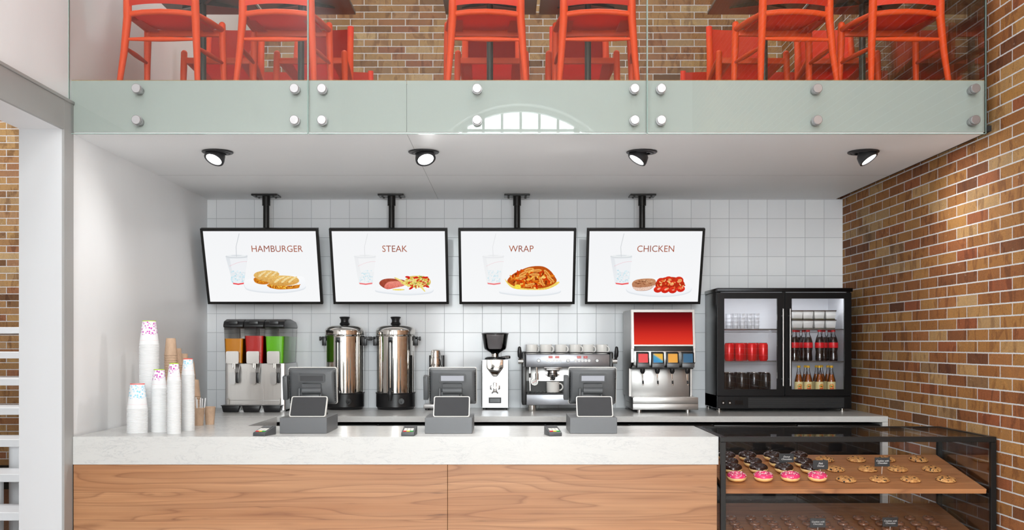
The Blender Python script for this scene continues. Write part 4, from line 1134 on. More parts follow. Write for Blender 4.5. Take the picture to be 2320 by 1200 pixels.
MB().box(hx0 + 0.0245, hx1 - 0.0185, -0.0065, -0.0015, 0.0125, Lp - 0.0205, M=PM).build('lit_panel', t.m, sf, label='glowing red backlit panel')
MB().box(hx0 + 0.023, hx1 - 0.017, 0.004, 0.08, ZS(828), ZS(795), 0.002).build('valve_bar', M['steel_plain'], sf)
MB().box(XS(1432), XS(1572), 0.02, 0.12, ZS(836), ZS(832)).build('shadow_bar', M['black_metal'], sf)
def valve_face(k):
    if k == 1:
        t = NT('blue_yellow_badge'); s = t.xyz(t.coord()); u = t.math('ADD', t.math('MULTIPLY', s[0], 1.0), t.math('MULTIPLY', s[2], 1.5))
        cxx = XS(1488) + 1.5 * ZS(809)
        t.bsdf(t.ramp(t.math('MULTIPLY_ADD', t.math('SUBTRACT', u, cxx), 9.0, 0.5), [(0.0, srgb((10, 140, 205))), (0.40, srgb((40, 165, 205))), (0.62, srgb((245, 190, 40)))]), 0.3); return t.m
    return simple(['red_badge', '', 'amber_badge', 'teal_blue_badge'][k], [(244, 52, 58), 0, (245, 172, 48), (24, 96, 136)][k], 0.3)
for k, px in enumerate((1455, 1488.5, 1521.8, 1556)):
    cx = XS(px)
    v = MB().prism([(-0.045, ZS(798)), (0.01, ZS(796)), (0.01, ZS(832)), (-0.05, ZS(832)), (-0.06, ZS(822))], 'X', cx - 0.045, cx + 0.045, 0.004, 2).build('valve', M['black_plastic'], sf)
    aa = math.atan2(0.015, ZS(798) - ZS(822))
    MB().vbox(cx - 0.0345, cx + 0.0345, -0.001, 0.002, 0.003, 0.068, 0.003, 'Y', M=Matrix.Translation((0, -0.0608, ZS(821.5))) @ Matrix.Rotation(-aa, 4, 'X')).build('flavour_badge', valve_face(k), v, label=['plain red', 'blue and yellow', 'amber', 'dark teal'][k] + ' badge')
    MB().box(cx - 0.045, cx + 0.045, -0.064, -0.052, ZS(832), ZS(822.3), 0.003).build('valve_lip', M['pos_base'], v)
    MB().lathe([(0, 0), (0.010, 0), (0.018, 0.016), (0.018, 0.036), (0, 0.036)], 20, M=Matrix.Translation((cx, -0.02, ZS(846)))).build('nozzle', M['black_plastic'], v)
    MB().tube([(cx, -0.010, ZS(846)), (cx, -0.012, ZS(856)), (cx + 0.002, -0.03, ZS(866)), (cx + 0.002, -0.034, ZS(872))], [0.005, 0.005, 0.0045, 0.006], 10).build('lever', M['chrome'], v)
    MB().cyl((cx + 0.0015, -0.028, ZS(862)), (cx + 0.002, -0.034, ZS(869)), 0.0065, seg=12).build('lever_tip', M['black_plastic'], v)
# =============================== GLASS DOOR FRIDGE ===============================
D = 7.61
fx0, fx1 = X(1625.5, D), X(1929.5, D)
fz = lambda py: Z(py, D) - ZT
fo = thing('drinks_fridge', 'black countertop drinks fridge with two glass doors', 'fridge', ((fx0 + fx1) / 2, D, ZT))
f0 = fo.location.x; hw = (fx1 - fx0) / 2
XF = lambda px: X(px, D) - f0
DEP = DB - 0.006 - D
M['liner'] = simple('fridge_liner', (226, 227, 230), 0.35, var=0.01)
zb_, zt_ = fz(925.5), fz(661)
body = MB()
body.box(-hw, -hw + 0.028, 0.022, DEP, zb_, zt_, 0.003).box(hw - 0.028, hw, 0.022, DEP, zb_, zt_, 0.003).box(-hw, hw, 0.022, DEP, zb_, fz(896)).box(-hw, hw, DEP - 0.012, DEP, zb_, zt_)
body.build('body', M['fridge_black'], fo)
MB().box(-hw - 0.004, hw + 0.008, -0.006, DEP, zt_ + 0.001, fz(652), 0.004).build('top', M['fridge_black'], fo)
ln = MB()
ln.box(-hw + 0.029, -hw + 0.034, 0.03, DEP - 0.014, fz(890), zt_ - 0.002).box(hw - 0.034, hw - 0.029, 0.03, DEP - 0.014, fz(890), zt_ - 0.002).box(-hw + 0.034, hw - 0.034, DEP - 0.02, DEP - 0.014, fz(890), zt_ - 0.002)
ln.box(-hw + 0.029, hw - 0.029, 0.03, DEP - 0.014, fz(893), fz(890)).box(-hw + 0.029, hw - 0.029, 0.03, DEP - 0.014, zt_ - 0.004, zt_ - 0.0005)
ln.build('liner', M['liner'], fo)
MB().box(-hw + 0.001, hw - 0.001, 0.0, 0.021, zb_, fz(897), 0.002, 1).build('control_panel', M['fridge_black'], fo)
m = MB()
for k in range(5): m.box(XF(1695.5), XF(1912), -0.004, 0.0, fz(905 + k * 4.6), fz(902.6 + k * 4.6), 0.0008, 1)
m.build('vent_grille', M['black_plastic'], fo)
MB().box(XF(1695), XF(1912.5), -0.001, 0.0, fz(921.5), fz(900.5)).build('vent_recess', M['black_gap'], fo)
for px in (1638.5, 1653.5):
    s = MB().box(XF(px) - 0.013, XF(px) + 0.013, -0.003, 0.0, fz(916.5), fz(906.5), 0.001, 1).build('switch', M['black_gloss'], fo)
    MB().box(XF(px) - 0.005, XF(px) + 0.005, -0.0045, -0.003, fz(913.8), fz(910.6)).build('switch_mark', M['steel_plain'], s)
MB().box(XF(1664.5), XF(1683), -0.003, 0.0, fz(916.5), fz(906.5), 0.001, 1).build('temperature_display', M['black_gloss'], fo)
for px in (1631, 1911):
    for sy in (0.03, DEP - 0.04): MB().lathe([(0, 0), (0.018, 0), (0.019, 0.010), (0.013, 0.014), (0.013, zb_ ), (0, zb_)], 22, M=Matrix.Translation((XF(px), sy, 0))).build('foot', M['chrome'], fo)
for (a, b, w0, w1, hx_) in ((1626, 1777, 1641, 1761, 1772), (1779, 1929, 1793.8, 1913.2, 1788)):
    z0, z1, g0, g1 = fz(896), fz(662.5), fz(881.5), fz(676)
    m = MB()
    m.box(XF(a), XF(w0), 0.0, 0.021, z0, z1).box(XF(w1), XF(b), 0.0, 0.021, z0, z1).box(XF(w0), XF(w1), 0.0, 0.021, z0, g0).box(XF(w0), XF(w1), 0.0, 0.021, g1, z1)
    d = m.build('door', M['fridge_black'], fo, smooth=0)
    MB().box(XF(w0), XF(w1), 0.008, 0.012, g0, g1).build('glass', M['glass_door'], d, smooth=0)
    m = MB().cyl((XF(hx_), -0.030, fz(873)), (XF(hx_), -0.030, fz(700)), 0.0065, seg=18)
    m.sphere((XF(hx_), -0.030, fz(873)), 0.0065).sphere((XF(hx_), -0.030, fz(700)), 0.0065)
    for py in (715, 858): m.cyl((XF(hx_), 0.0, fz(py)), (XF(hx_), -0.030, fz(py)), 0.0045, seg=12)
    m.build('handle', M['steel_plain'], d)
    for py in (719, 850): MB().box(XF(w0) if hx_ > 1780 else XF(w1) - .001, (XF(w0) + 0.001) if hx_ > 1780 else XF(w1), 0.004, 0.006, fz(py + 7), fz(py - 7)).build('hinge_pad', M['steel_plain'], d)
# centre mullion and wire shelves
MB().box(XF(1774), XF(1782), 0.024, 0.04, fz(892), zt_).build('mullion', M['black_plastic'], fo)
shz = {'upper': fz(745.5), 'middle': fz(819.0)}
for nm_, zz in shz.items():
    m = MB()
    for (a, b) in ((-hw + 0.036, XF(1777) - 0.004), (XF(1779) + 0.004, hw - 0.036)):
        m.tube([(a, 0.045, zz), (b, 0.045, zz)], 0.0045, 8).tube([(a, 0.20, zz - .001), (b, 0.20, zz - .001)], 0.003, 8).tube([(a, DEP - 0.04, zz), (b, DEP - 0.04, zz)], 0.004, 8)
        nn = 26
        for k in range(nn):
            xx = a + (b - a) * (k + 0.5) / nn
            m.box(xx - 0.0018, xx + 0.0018, 0.045, DEP - 0.04, zz - 0.0005, zz + 0.0035)
    m.build('wire_shelf', M['steel_plain'], fo)
led_ = MB().box(-hw + 0.06, hw - 0.06, 0.04, 0.055, zt_ - 0.012, zt_ - 0.005).build('added_light_strip', emit('fridge_added_glow', (240, 245, 255), 2.0), fo)  # unseen strip and area light added to brighten the fridge interior
fl = bpy.data.lights.new('fridge_fill', 'AREA'); fl.shape = 'RECTANGLE'; fl.size = 0.85; fl.size_y = 0.03; fl.energy = 2.0; fl.color = (0.95, 0.97, 1)
flo = bpy.data.objects.new('fridge_fill', fl); COL.objects.link(flo); flo.parent = fo; flo.location = (0, 0.06, zt_ - 0.015); flo.rotation_euler = (math.radians(20), 0, 0)
ZU = ZT + shz['upper'] + 0.0038; ZMd = ZT + shz['middle'] + 0.0038; ZL = ZT + fz(890) + 0.0005
def proto(name, parts, base_mat=None):
    """parts: list of (name, MB, mat, label); the first is the thing's own mesh"""
    r = parts[0][1].build(name, parts[0][2])
    for nm_, mb, mt, lb in parts[1:]:
        o = mb.build(nm_, mt, r, lb)
    return r
def place(p, first, x, y, z, rz, label, cat, group):
    o = p if first else dup(p, (0, 0, 0))
    o.location = (x, y, z); o.rotation_euler.z = rz; tag(o, label, cat, group); return o
LR = ['leftmost', 'second from the left', 'second from the right', 'rightmost']
# yoghurt pots: stacks of four, lip up
pot = proto('yoghurt_pot', [('', MB().lathe([(0, 0), (0.0165, 0), (0.018, 0.002), (0.0205, 0.0272), (0.0255, 0.0275), (0.0258, 0.0285), (0.019, 0.0290), (0, 0.029)], 28), simple('yoghurt_white', (232, 233, 236), 0.4, var=0.01), None)])
k = 0
for r, (yy, pxs) in enumerate(((7.73, (1665.5, 1682, 1698, 1714)), (7.83, (1650.5, 1666, 1682, 1698)))):
    for i, px in enumerate(pxs):
        for j in range(4):
            place(pot, k == 0, X(px, yy), yy, ZU + j * 0.0292, 0, 'white yoghurt pot, %s in the %s %s stack' % (['bottom one', 'second up', 'third up', 'topmost'][j], LR[i], ['front-row', 'rear-row'][r]), 'yoghurt pot', 'yoghurt pots in the fridge'); k += 1
# drink cans
def can(name, rgb, r, h):
    return proto('drink_can', [('', MB().lathe([(0, 0.004), (r * 0.62, 0.004), (r * 0.74, 0.0), (r * 0.80, 0.003), (r, 0.014), (r, h - 0.016), (r * 0.82, h - 0.003)], 36), simple(name, rgb, 0.2, 0.2, var=0.02, coat=0.4), None),
        ('can_top', MB().lathe([(r * 0.815, h - 0.003), (r * 0.83, h), (r * 0.78, h), (r * 0.74, h - 0.005), (0, h - 0.005)], 36), M['chrome'], None),
        ('ring_pull', MB().vbox(-0.007, 0.007, -0.012, 0.012, h - 0.0045, h - 0.0035, 0.006, 'Z'), M['chrome'], None)])
rc = can('red_can', (240, 16, 22), 0.0355, 0.137); k = 0
for r, (yy, pxs) in enumerate(((7.72, (1652, 1675.5, 1703.5, 1729)), (7.83, (1660, 1685, 1711, 1719)))):
    for i, px in enumerate(pxs if r == 0 else pxs[:3]):
        place(rc, k == 0, X(px, yy), yy, ZMd, random.uniform(0, 6), 'plain red drink can, %s in the %s row of cans' % ((LR[i] if r == 0 else ['left', 'middle', 'right'][i]), ['front', 'rear'][r]), 'can', 'red drink cans'); k += 1
bk = can('black_can', (20, 18, 18), 0.036, 0.150); k = 0
for r, (yy, pxs) in enumerate(((7.70, (1653, 1680.5, 1708.5, 1735)), (7.80, (1645, 1672, 1700, 1726)))):
    for i, px in enumerate(pxs):
        place(bk, k == 0, X(px, yy), yy, ZL, random.uniform(0, 6), 'plain black drink can, %s in the %s row on the fridge floor' % (LR[i], ['front', 'rear'][r]), 'can', 'black drink cans'); k += 1
# dessert tubs: square, wider at the top, dark lid
tub = proto('dessert_tub', [('', MB().box(-0.040, 0.040, -0.040, 0.040, 0.007, 0.062, 0.004, 2, taper=0.84), simple('tub_white', (236, 235, 230), 0.45, var=0.01), None),
    ('lid', MB().vbox(-0.0425, 0.0425, -0.0425, 0.0425, 0.0622, 0.0700, 0.006, 'Z'), simple('tub_lid_brown', (58, 42, 36), 0.4), 'dark brown lid'),
    ('foot_band', MB().box(-0.034, 0.034, -0.034, 0.034, 0.0, 0.0075, 0.003, 2), simple('tub_band', (72, 70, 38), 0.5), 'dark olive bottom band')])
k = 0
for j in range(2):
    for i, px in enumerate((1804.5, 1827.8, 1853.3, 1879)):
        place(tub, k == 0, X(px, 7.74), 7.74, ZU + j * 0.0702, 0, 'white square dessert tub with dark lid, %s of the %s layer' % (LR[i], ['lower', 'upper'][j]), 'dessert tub', 'dessert tubs in the fridge'); k += 1
# cola bottles
def bottle_profile(s, h):
    return [(0, 0), (0.028 * s, 0), (0.032 * s, 0.006), (0.0325 * s, 0.03), (0.029 * s, 0.07 * h / .23), (0.0345 * s, 0.105 * h / .23), (0.0345 * s, 0.14 * h / .23), (0.027 * s, 0.175 * h / .23), (0.014 * s, 0.205 * h / .23), (0.0125 * s, h - 0.012), (0.0125 * s, h - 0.008), (0, h - 0.008)]
pet = thin_glass('clear_pet', (0.93, 0.93, 0.94), 1.6)
cola = proto('cola_bottle', [('', MB().lathe(bottle_profile(1.0, 0.225), 36), pet, None),
    ('cola', MB().lathe([(0, 0.002), (0.027, 0.002), (0.031, 0.007), (0.0315, 0.03), (0.028, 0.0685), (0.0335, 0.103), (0.0335, 0.137), (0.026, 0.170), (0.022, 0.180), (0, 0.180)], 32), simple('cola_liquid', (38, 12, 8), 0.08, spec=0.7), 'dark brown cola'),
    ('wrap', MB().lathe([(0.0349, 0.099), (0.0353, 0.10), (0.0353, 0.138), (0.0349, 0.139)], 36), simple('cola_wrap_red', (226, 22, 34), 0.35, var=0.02), 'plain red band'),
    ('cap', MB().lathe([(0.0, 0.218), (0.014, 0.218), (0.0148, 0.221), (0.0148, 0.232), (0.0135, 0.234), (0, 0.234)], 24), simple('cola_cap_red', (196, 28, 36), 0.4), 'red cap')])
k = 0
rows = (((7.70, (1799.5, 1830.5, 1857, 1888), 'front')), ((7.785, (1808, 1821, 1866, 1879), 'rear')))
for y0_, pxs, rn in rows:
    for i, px in enumerate(pxs):
        yy = y0_ + (0.07 if rn == 'rear' and i in (0, 3) else 0.0)
        place(cola, k == 0, X(px, yy), yy, ZMd, random.uniform(0, 6), 'dark cola bottle with red band and cap, %s in the %s row' % (LR[i], rn), 'bottle', 'cola bottles in the fridge'); k += 1
# amber juice bottles with a cream label
tl = NT('cream_fruit_label')
s = tl.xyz(tl.coord())
an = tl.node('ShaderNodeMath', operation='ARCTAN2'); tl.link(s[0], an.inputs[0]); tl.link(tl.math('MULTIPLY', s[1], -1.0), an.inputs[1])
uu = tl.math('MULTIPLY', an.outputs[0], 0.031)
def disc(cx, cz, r): 
    return tl.math('LESS_THAN', tl.math('ADD', tl.math('POWER', tl.math('SUBTRACT', uu, cx), 2.0), tl.math('POWER', tl.math('SUBTRACT', s[2], cz), 2.0)), r * r)
c = tl.mix(disc(0, 0.048, 0.0175), srgb((240, 222, 160)), srgb((236, 132, 60)))
c = tl.mix(disc(0, 0.047, 0.013), c, srgb((246, 196, 80)))
c = tl.mix(disc(-0.004, 0.046, 0.006), c, srgb((70, 140, 50)))
c = tl.mix(disc(0.005, 0.045, 0.0055), c, srgb((210, 44, 30)))
bar = tl.math('MULTIPLY', tl.math('LESS_THAN', tl.math('ABSOLUTE', tl.math('SUBTRACT', s[2], 0.030)), 0.0035), tl.math('LESS_THAN', tl.math('ABSOLUTE', uu), 0.016))
c = tl.mix(bar, c, srgb((222, 70, 30)))
tl.bsdf(c, 0.5)
jb = proto('juice_bottle', [('', MB().lathe([(0, 0), (0.028, 0), (0.031, 0.004), (0.031, 0.082), (0.029, 0.096), (0.020, 0.130), (0.0115, 0.165), (0.010, 0.190), (0.0, 0.190)], 36), pet, None),
    ('juice', MB().lathe([(0, 0.002), (0.027, 0.002), (0.030, 0.005), (0.030, 0.082), (0.028, 0.096), (0.019, 0.130), (0.0175, 0.136), (0, 0.136)], 32), simple('amber_juice', (176, 88, 18), 0.1, var=0.15, nscale=25), 'amber juice'),
    ('paper_label', MB().lathe([(0.0312, 0.012), (0.0316, 0.013), (0.0316, 0.080), (0.0312, 0.081)], 40), tl.m, 'cream label with orange fruit picture'),
    ('cap', MB().lathe([(0.0, 0.186), (0.0125, 0.186), (0.0132, 0.189), (0.0132, 0.200), (0.012, 0.202), (0, 0.202)], 24), simple('yellow_cap', (238, 184, 30), 0.4), 'yellow cap')])
k = 0
for y0_, pxs, rn in ((7.70, (1809.5, 1831, 1856.5, 1883.5), 'front'), (7.80, (1825, 1850, 1861, 1876), 'rear')):
    for i, px in enumerate(pxs):
        yy = y0_ + (0.062 if rn == 'rear' and i == 2 else 0.0)
        place(jb, k == 0, X(px, yy), yy, ZL, random.uniform(-.25, .25), 'amber juice bottle with yellow cap, %s in the %s row' % (LR[i], rn), 'bottle', 'juice bottles on the fridge floor'); k += 1
# =============================== PASTRY DISPLAY CASE ===============================
cx0, cx1, cy0, cy1 = 1.149, 2.636, 5.52, 6.235
czt = CZ - 0.5; bt = 0.028
dc = thing('display_case', 'black-framed glass pastry display case with wooden shelves', 'display case', ((cx0 + cx1) / 2, cy0, 0))
ccx = dc.location.x
def C(x0, x1, y0, y1, z0, z1, bev=0.0015, mb=None):
    return (mb or MB()).box(x0 - ccx, x1 - ccx, y0 - cy0, y1 - cy0, z0, z1, bev, 1)
C(cx0, cx1, cy0, cy0 + bt, czt - bt, czt).build('frame_rail', M['black_metal'], dc)
C(cx0 + bt, cx1 - bt, cy1 - bt, cy1, czt - bt, czt).build('frame_rail', M['black_metal'], dc)
for xx in (cx0, cx1 - bt): C(xx, xx + bt, cy0 + bt + .0005, cy1, czt - bt, czt).build('frame_rail', M['black_metal'], dc)
for xx, yy in ((cx0, cy0), (cx1 - bt, cy0), (cx0, cy1 - bt), (cx1 - bt, cy1 - bt)):
    m = C(xx, xx + bt, yy + .0005, yy + bt, 0.0, czt - bt - 0.001); m.build('frame_post', M['black_metal'], dc)
for xx in (cx0, cx1 - bt): C(xx, xx + bt, cy0 + bt, cy1 - bt, 0.03, 0.055).build('frame_rail', M['black_metal'], dc)
C(cx0 + bt, cx1 - bt, cy0 + bt, cy1 - bt, czt - 0.009, czt - 0.003, 0).build('top_glass', M['glass_case'], dc, smooth=0)
C(cx0 + bt, cx1 - bt, cy0 + 0.006, cy0 + 0.011, 0.06, 0.58, 0).build('front_glass', M['glass_case'], dc, smooth=0)
C(cx0 + bt, cx1 - bt, cy1 - 0.016, cy1 - 0.011, 0.06, czt - bt, 0).build('rear_glass', M['glass_case'], dc, smooth=0)
C(cx1 - 0.016, cx1 - 0.011, cy0 + bt, cy1 - bt, 0.06, czt - bt, 0).build('side_glass', M['glass_case'], dc, smooth=0)
SL = math.atan(0.1773)
def shz_(D, lower): return (-0.786 - (0.292 if lower else 0.0)) + CZ + (D - 5.53) * 0.1773
for lower in (False, True):
    L = 0.652 / math.cos(SL)
    Tm = Matrix.Translation((0, 5.540 - cy0, shz_(5.540, lower))) @ Matrix.Rotation(SL, 4, 'X')
    m = MB().box(cx0 + 0.008 + 0.021 - ccx, 2.592 - ccx, 0, L, -0.026, 0.0, 0.0015, 1, M=Tm)
    o = m.build('shelf', M['wood_shelf'], dc, label='%s oiled wooden shelf' % ('lower' if lower else 'upper'))
    m = MB()
    for xx in (cx0 + 0.03, 2.60):
        m.box(xx - ccx, xx + 0.006 - ccx, 0.0, L, -0.045, -0.027, M=Tm)
    m.build('shelf_bracket', M['black_metal'], dc)
# --- pastries
def shelf_pos(px, py, lower):
    k = (py - 779) / 2320.0
    D = (1.7665 + (0.292 if lower else 0.0)) / (k + 0.1773)
    return X(px, D), D, shz_(D, lower)
RX = Matrix.Rotation(SL, 4, 'X')
def put(p, first, pos_, rz, label, cat, group, lift=0.0, sc=1.0):
    o = p if first else dup(p, (0, 0, 0))
    n = RX @ Vector((0, 0, lift + 0.0008))
    o.location = Vector(pos_) + n
    o.rotation_euler = (RX @ Matrix.Rotation(rz, 4, 'Z')).to_euler()
    o.scale = (sc, sc, sc)
    return tag(o, label, cat, group)
# doughnuts
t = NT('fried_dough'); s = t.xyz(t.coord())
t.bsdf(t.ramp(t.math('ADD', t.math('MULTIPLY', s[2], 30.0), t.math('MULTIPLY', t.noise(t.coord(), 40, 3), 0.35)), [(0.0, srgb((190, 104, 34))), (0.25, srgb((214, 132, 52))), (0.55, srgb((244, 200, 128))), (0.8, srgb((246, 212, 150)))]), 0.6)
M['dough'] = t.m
M['choc'] = simple('chocolate_icing', (44, 24, 20), 0.16, var=0.12, nscale=60, coat=0.6)
M['pink'] = simple('pink_icing', (232, 62, 116), 0.25, var=0.05, nscale=60, coat=0.4)
M['sprinkle'] = simple('white_sprinkle', (250, 246, 240), 0.4)
def doughnut(name, icing_mat, sprinkles, icing_label):
    R, r = 0.0300, 0.0228
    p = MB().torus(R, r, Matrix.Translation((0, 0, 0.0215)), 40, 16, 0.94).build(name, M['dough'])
    m = MB(); b = bmesh.new(); rings = []
    for i in range(48):
        a = 2 * PI * i / 48; ring = []
        lim = -2 + 14 * mnoise.noise(Vector((math.cos(a) * 2.2, math.sin(a) * 2.2, 3)))
        b0 = math.radians(6 - lim); b1 = math.radians(215)
        for k in range(13):
            bb = b0 + (b1 - b0) * k / 12
            rr = r + (0.0018 if 0 < k < 12 else -0.0004)
            ring.append(b.verts.new(((R + rr * math.cos(bb)) * math.cos(a), (R + rr * math.cos(bb)) * math.sin(a), 0.0215 + rr * 0.94 * math.sin(bb) + 0.0004)))
        rings.append(ring)
    for i in range(48):
        A, B = rings[i], rings[(i + 1) % 48]
        for k in range(12): b.faces.new((A[k], B[k], B[k + 1], A[k + 1]))
    bmesh.ops.recalc_face_normals(b, faces=b.faces)
    m.add(b); m.build('icing', icing_mat, p, label=icing_label, smooth=60)
    if sprinkles:
        m = MB(); rnd = random.Random(5)
        for k in range(64):
            a = rnd.uniform(0, 2 * PI); bb = math.radians(rnd.uniform(25, 160)); rr = r + 0.0022
            c = Vector(((R + rr * math.cos(bb)) * math.cos(a), (R + rr * math.cos(bb)) * math.sin(a), 0.0219 + rr * 0.94 * math.sin(bb)))
            nrm = Vector((math.cos(bb) * math.cos(a), math.cos(bb) * math.sin(a), math.sin(bb)))
            tg = nrm.cross(Vector((rnd.uniform(-1, 1), rnd.uniform(-1, 1), rnd.uniform(-1, 1)))).normalized()
            m.cyl(c - tg * 0.0030, c + tg * 0.0030, 0.0011, seg=6)
        o = m.build('sprinkles', M['sprinkle'], p, label='white sugar sprinkles'); o['kind'] = 'stuff'
    return p
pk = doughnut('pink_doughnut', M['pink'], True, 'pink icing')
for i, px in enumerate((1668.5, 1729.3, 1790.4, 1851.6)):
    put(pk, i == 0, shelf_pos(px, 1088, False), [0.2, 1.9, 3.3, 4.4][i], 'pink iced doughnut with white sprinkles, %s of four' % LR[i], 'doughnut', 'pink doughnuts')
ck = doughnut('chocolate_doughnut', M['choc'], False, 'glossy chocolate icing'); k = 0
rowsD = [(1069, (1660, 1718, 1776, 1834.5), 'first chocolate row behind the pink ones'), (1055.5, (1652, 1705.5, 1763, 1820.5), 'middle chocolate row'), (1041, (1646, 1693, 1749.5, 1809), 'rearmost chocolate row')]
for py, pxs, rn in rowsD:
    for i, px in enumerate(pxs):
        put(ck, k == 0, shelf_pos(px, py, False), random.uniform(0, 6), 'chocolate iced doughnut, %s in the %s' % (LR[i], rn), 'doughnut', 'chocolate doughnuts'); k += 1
# cookies
t = NT('chip_cookie'); co = t.coord()
base = t.ramp(t.noise(co, 55, 4, 0.6), [(0.3, srgb((158, 96, 46))), (0.5, srgb((204, 146, 84))), (0.7, srgb((228, 178, 112)))])
vo = t.node('ShaderNodeTexVoronoi', feature='F1'); vo.inputs['Scale'].default_value = 62.0; vo.inputs['Randomness'].default_value = 0.9
wv = t.node('ShaderNodeVectorMath', operation='ADD'); nn_ = t.node('ShaderNodeTexNoise'); nn_.inputs['Scale'].default_value = 120; t.link(co, nn_.inputs['Vector'])
sc_ = t.node('ShaderNodeVectorMath', operation='SCALE'); sc_.inputs['Scale'].default_value = 0.012; t.link(nn_.outputs['Color'], sc_.inputs[0]); t.link(co, wv.inputs[0]); t.link(sc_.outputs[0], wv.inputs[1]); t.link(wv.outputs[0], vo.inputs['Vector'])
pick = t.math('GREATER_THAN', t.xyz(vo.outputs['Color'])[0], 0.50)
chip = t.math('MULTIPLY', pick, t.math('LESS_THAN', vo.outputs['Distance'], 0.40))
crk = t.node('ShaderNodeTexVoronoi', feature='DISTANCE_TO_EDGE'); crk.inputs['Scale'].default_value = 45.0; t.link(wv.outputs[0], crk.inputs['Vector'])
c = t.mix(t.math('MULTIPLY', t.math('LESS_THAN', crk.outputs['Distance'], 0.03), 0.55), base, srgb((120, 64, 28)))
c = t.mix(chip, c, srgb((38, 22, 18)))
hh = t.math('ADD', t.math('MULTIPLY', chip, 0.7), t.noise(co, 70, 3))
t.bsdf(c, 0.55, bump=hh, bstr=0.8, bdist=0.003); M['cookie'] = t.m
def cookie(seed):
    b = bmesh.new(); rings = []; ctr = b.verts.new((0, 0, 0.0205))
    prof = [(0.012, 0.020), (0.024, 0.0195), (0.036, 0.0175), (0.046, 0.014), (0.053, 0.0095), (0.0555, 0.0055), (0.053, 0.0015), (0.046, 0.0)]
    for r, z in prof:
        ring = []
        for i in range(44):
            a = 2 * PI * i / 44
            w = 1 + 0.045 * mnoise.noise(Vector((math.cos(a) * 1.5 + seed, math.sin(a) * 1.5, seed)))
            dz = 0.0032 * mnoise.noise(Vector((r * math.cos(a) * 95, r * math.sin(a) * 95, seed))) if 0.001 < z and r < 0.055 else 0
            ring.append(b.verts.new((r * w * math.cos(a), r * w * math.sin(a), max(0, z + dz))))
        rings.append(ring)
    for i in range(44): b.faces.new((ctr, rings[0][i], rings[0][(i + 1) % 44]))
    for A, B in zip(rings[:-1], rings[1:]):
        for i in range(44): b.faces.new((A[i], B[i], B[(i + 1) % 44], A[(i + 1) % 44]))
    b.faces.new(list(reversed(rings[-1])))
    m = MB(); m.add(b); return m.build('chocolate_chip_cookie', M['cookie'], smooth=60)
ckp = [cookie(1.3), cookie(7.7), cookie(13.1)]; used = [False] * 3; k = 0
rowsC = [(1088, (1916.7, 1992.8, 2062.6, 2143.3), 'front'), (1064.5, (1892, 1965.8, 2033, 2110.7), 'middle'), (1042.5, (1868.6, 1940, 2006.7, 2080.3), 'back')]
for py, pxs, rn in rowsC:
    for i, px in enumerate(pxs):
        v = (k * 7 + i) % 3
        put(ckp[v], not used[v], shelf_pos(px, py, False), k * 1.7, 'chocolate chip cookie, %s in the %s cookie row' % (LR[i], rn), 'cookie', 'cookies on the upper shelf'); used[v] = True; k += 1
# small glazed rings on the lower shelf
M['glaze'] = simple('brown_sugar_glaze', (128, 84, 62), 0.22, var=0.12, nscale=50, coat=0.8)
gl = MB().torus(0.0185, 0.0130, Matrix.Translation((0, 0, 0.0095)), 32, 14, 0.74).build('glazed_doughnut', M['glaze'])
MB().torus(0.0185, 0.0122, Matrix.Translation((0, 0, 0.0118)), 32, 12, 0.66).build('glaze', simple('clear_sugar_glaze', (140, 94, 70), 0.12, var=0.05, coat=1.0), gl)
rowsG = [(1176.5, (247, 390, 517, 643, 768, 897, 1030, 1175, 1300, 1428, 1552, 1685), 'back'), (1189, (272, 418, 550, 675, 805, 930, 1063, 1212, 1340, 1470, 1595, 1730), 'second'), (1201, (297, 445, 575, 705, 840, 968, 1105, 1255, 1385, 1515, 1640, 1785), 'third')]
k = 0
for py, pxs, rn in rowsG:
    for i, px in enumerate(pxs):
        put(gl, k == 0, shelf_pos(1580 + px / 3.222, py, True), random.uniform(0, 6), 'small brown glazed doughnut, %s from the left in the %s row' % (ordinal(i + 1), rn), 'doughnut', 'glazed doughnuts on the lower shelf'); k += 1
# chalkboard signs
M['slate'] = simple('chalkboard', (44, 46, 48), 0.5, var=0.35, nscale=25)
M['chalk'] = simple('chalk_white', (238, 238, 235), 0.7)
M['pin'] = simple('white_pin', (238, 232, 224), 0.4)
for (px, py, bx, by, body, lower, lab) in ((1781.8, 1037, 1781, 1062, 'Donut\nChocolate', False, 'small chalkboard sign reading Donut Chocolate'),
        (1859, 1052.2, 1857.8, 1079, 'Pink\nDonut', False, 'small chalkboard sign reading Pink Donut'),
        (1999, 1046, 1998, 1073.5, 'Cookies with\nChocolate', False, 'chalkboard sign reading Cookies with Chocolate on the upper shelf'),
        (1853, 1184, 1852.5, 1207, 'Cookies with\nChocolate', True, 'left chalkboard sign reading Cookies with Chocolate on the lower shelf'),
        (2017, 1182, 2016.5, 1206, 'Cookies with\nChocolate', True, 'right chalkboard sign reading Cookies with Chocolate on the lower shelf')):
    x, D, z = shelf_pos(bx, by, lower)
    t = thing('chalkboard_sign', lab, 'sign', (x, D, z), group='little chalkboard signs')
    zc = Z(py, D) - z; xc = X(px, D) - x
    MB().vbox(xc - 0.0425, xc + 0.0425, 0, 0.003, zc - 0.0255, zc + 0.0255, 0.001, 'Y').build('board', M['slate'], t)
    MB().cyl((0, 0.0015, 0.0005), (xc, 0.0015, zc - 0.0256), 0.0013, seg=10).build('pin', M['pin'], t)
    text_part(body, 0.0132 if len(body) > 15 else 0.0145, M['chalk'], t, Matrix.Translation((xc, -0.0008, zc)) @ FACE, 'lettering', extrude=0.0002, shear=0.32, line=0.95)
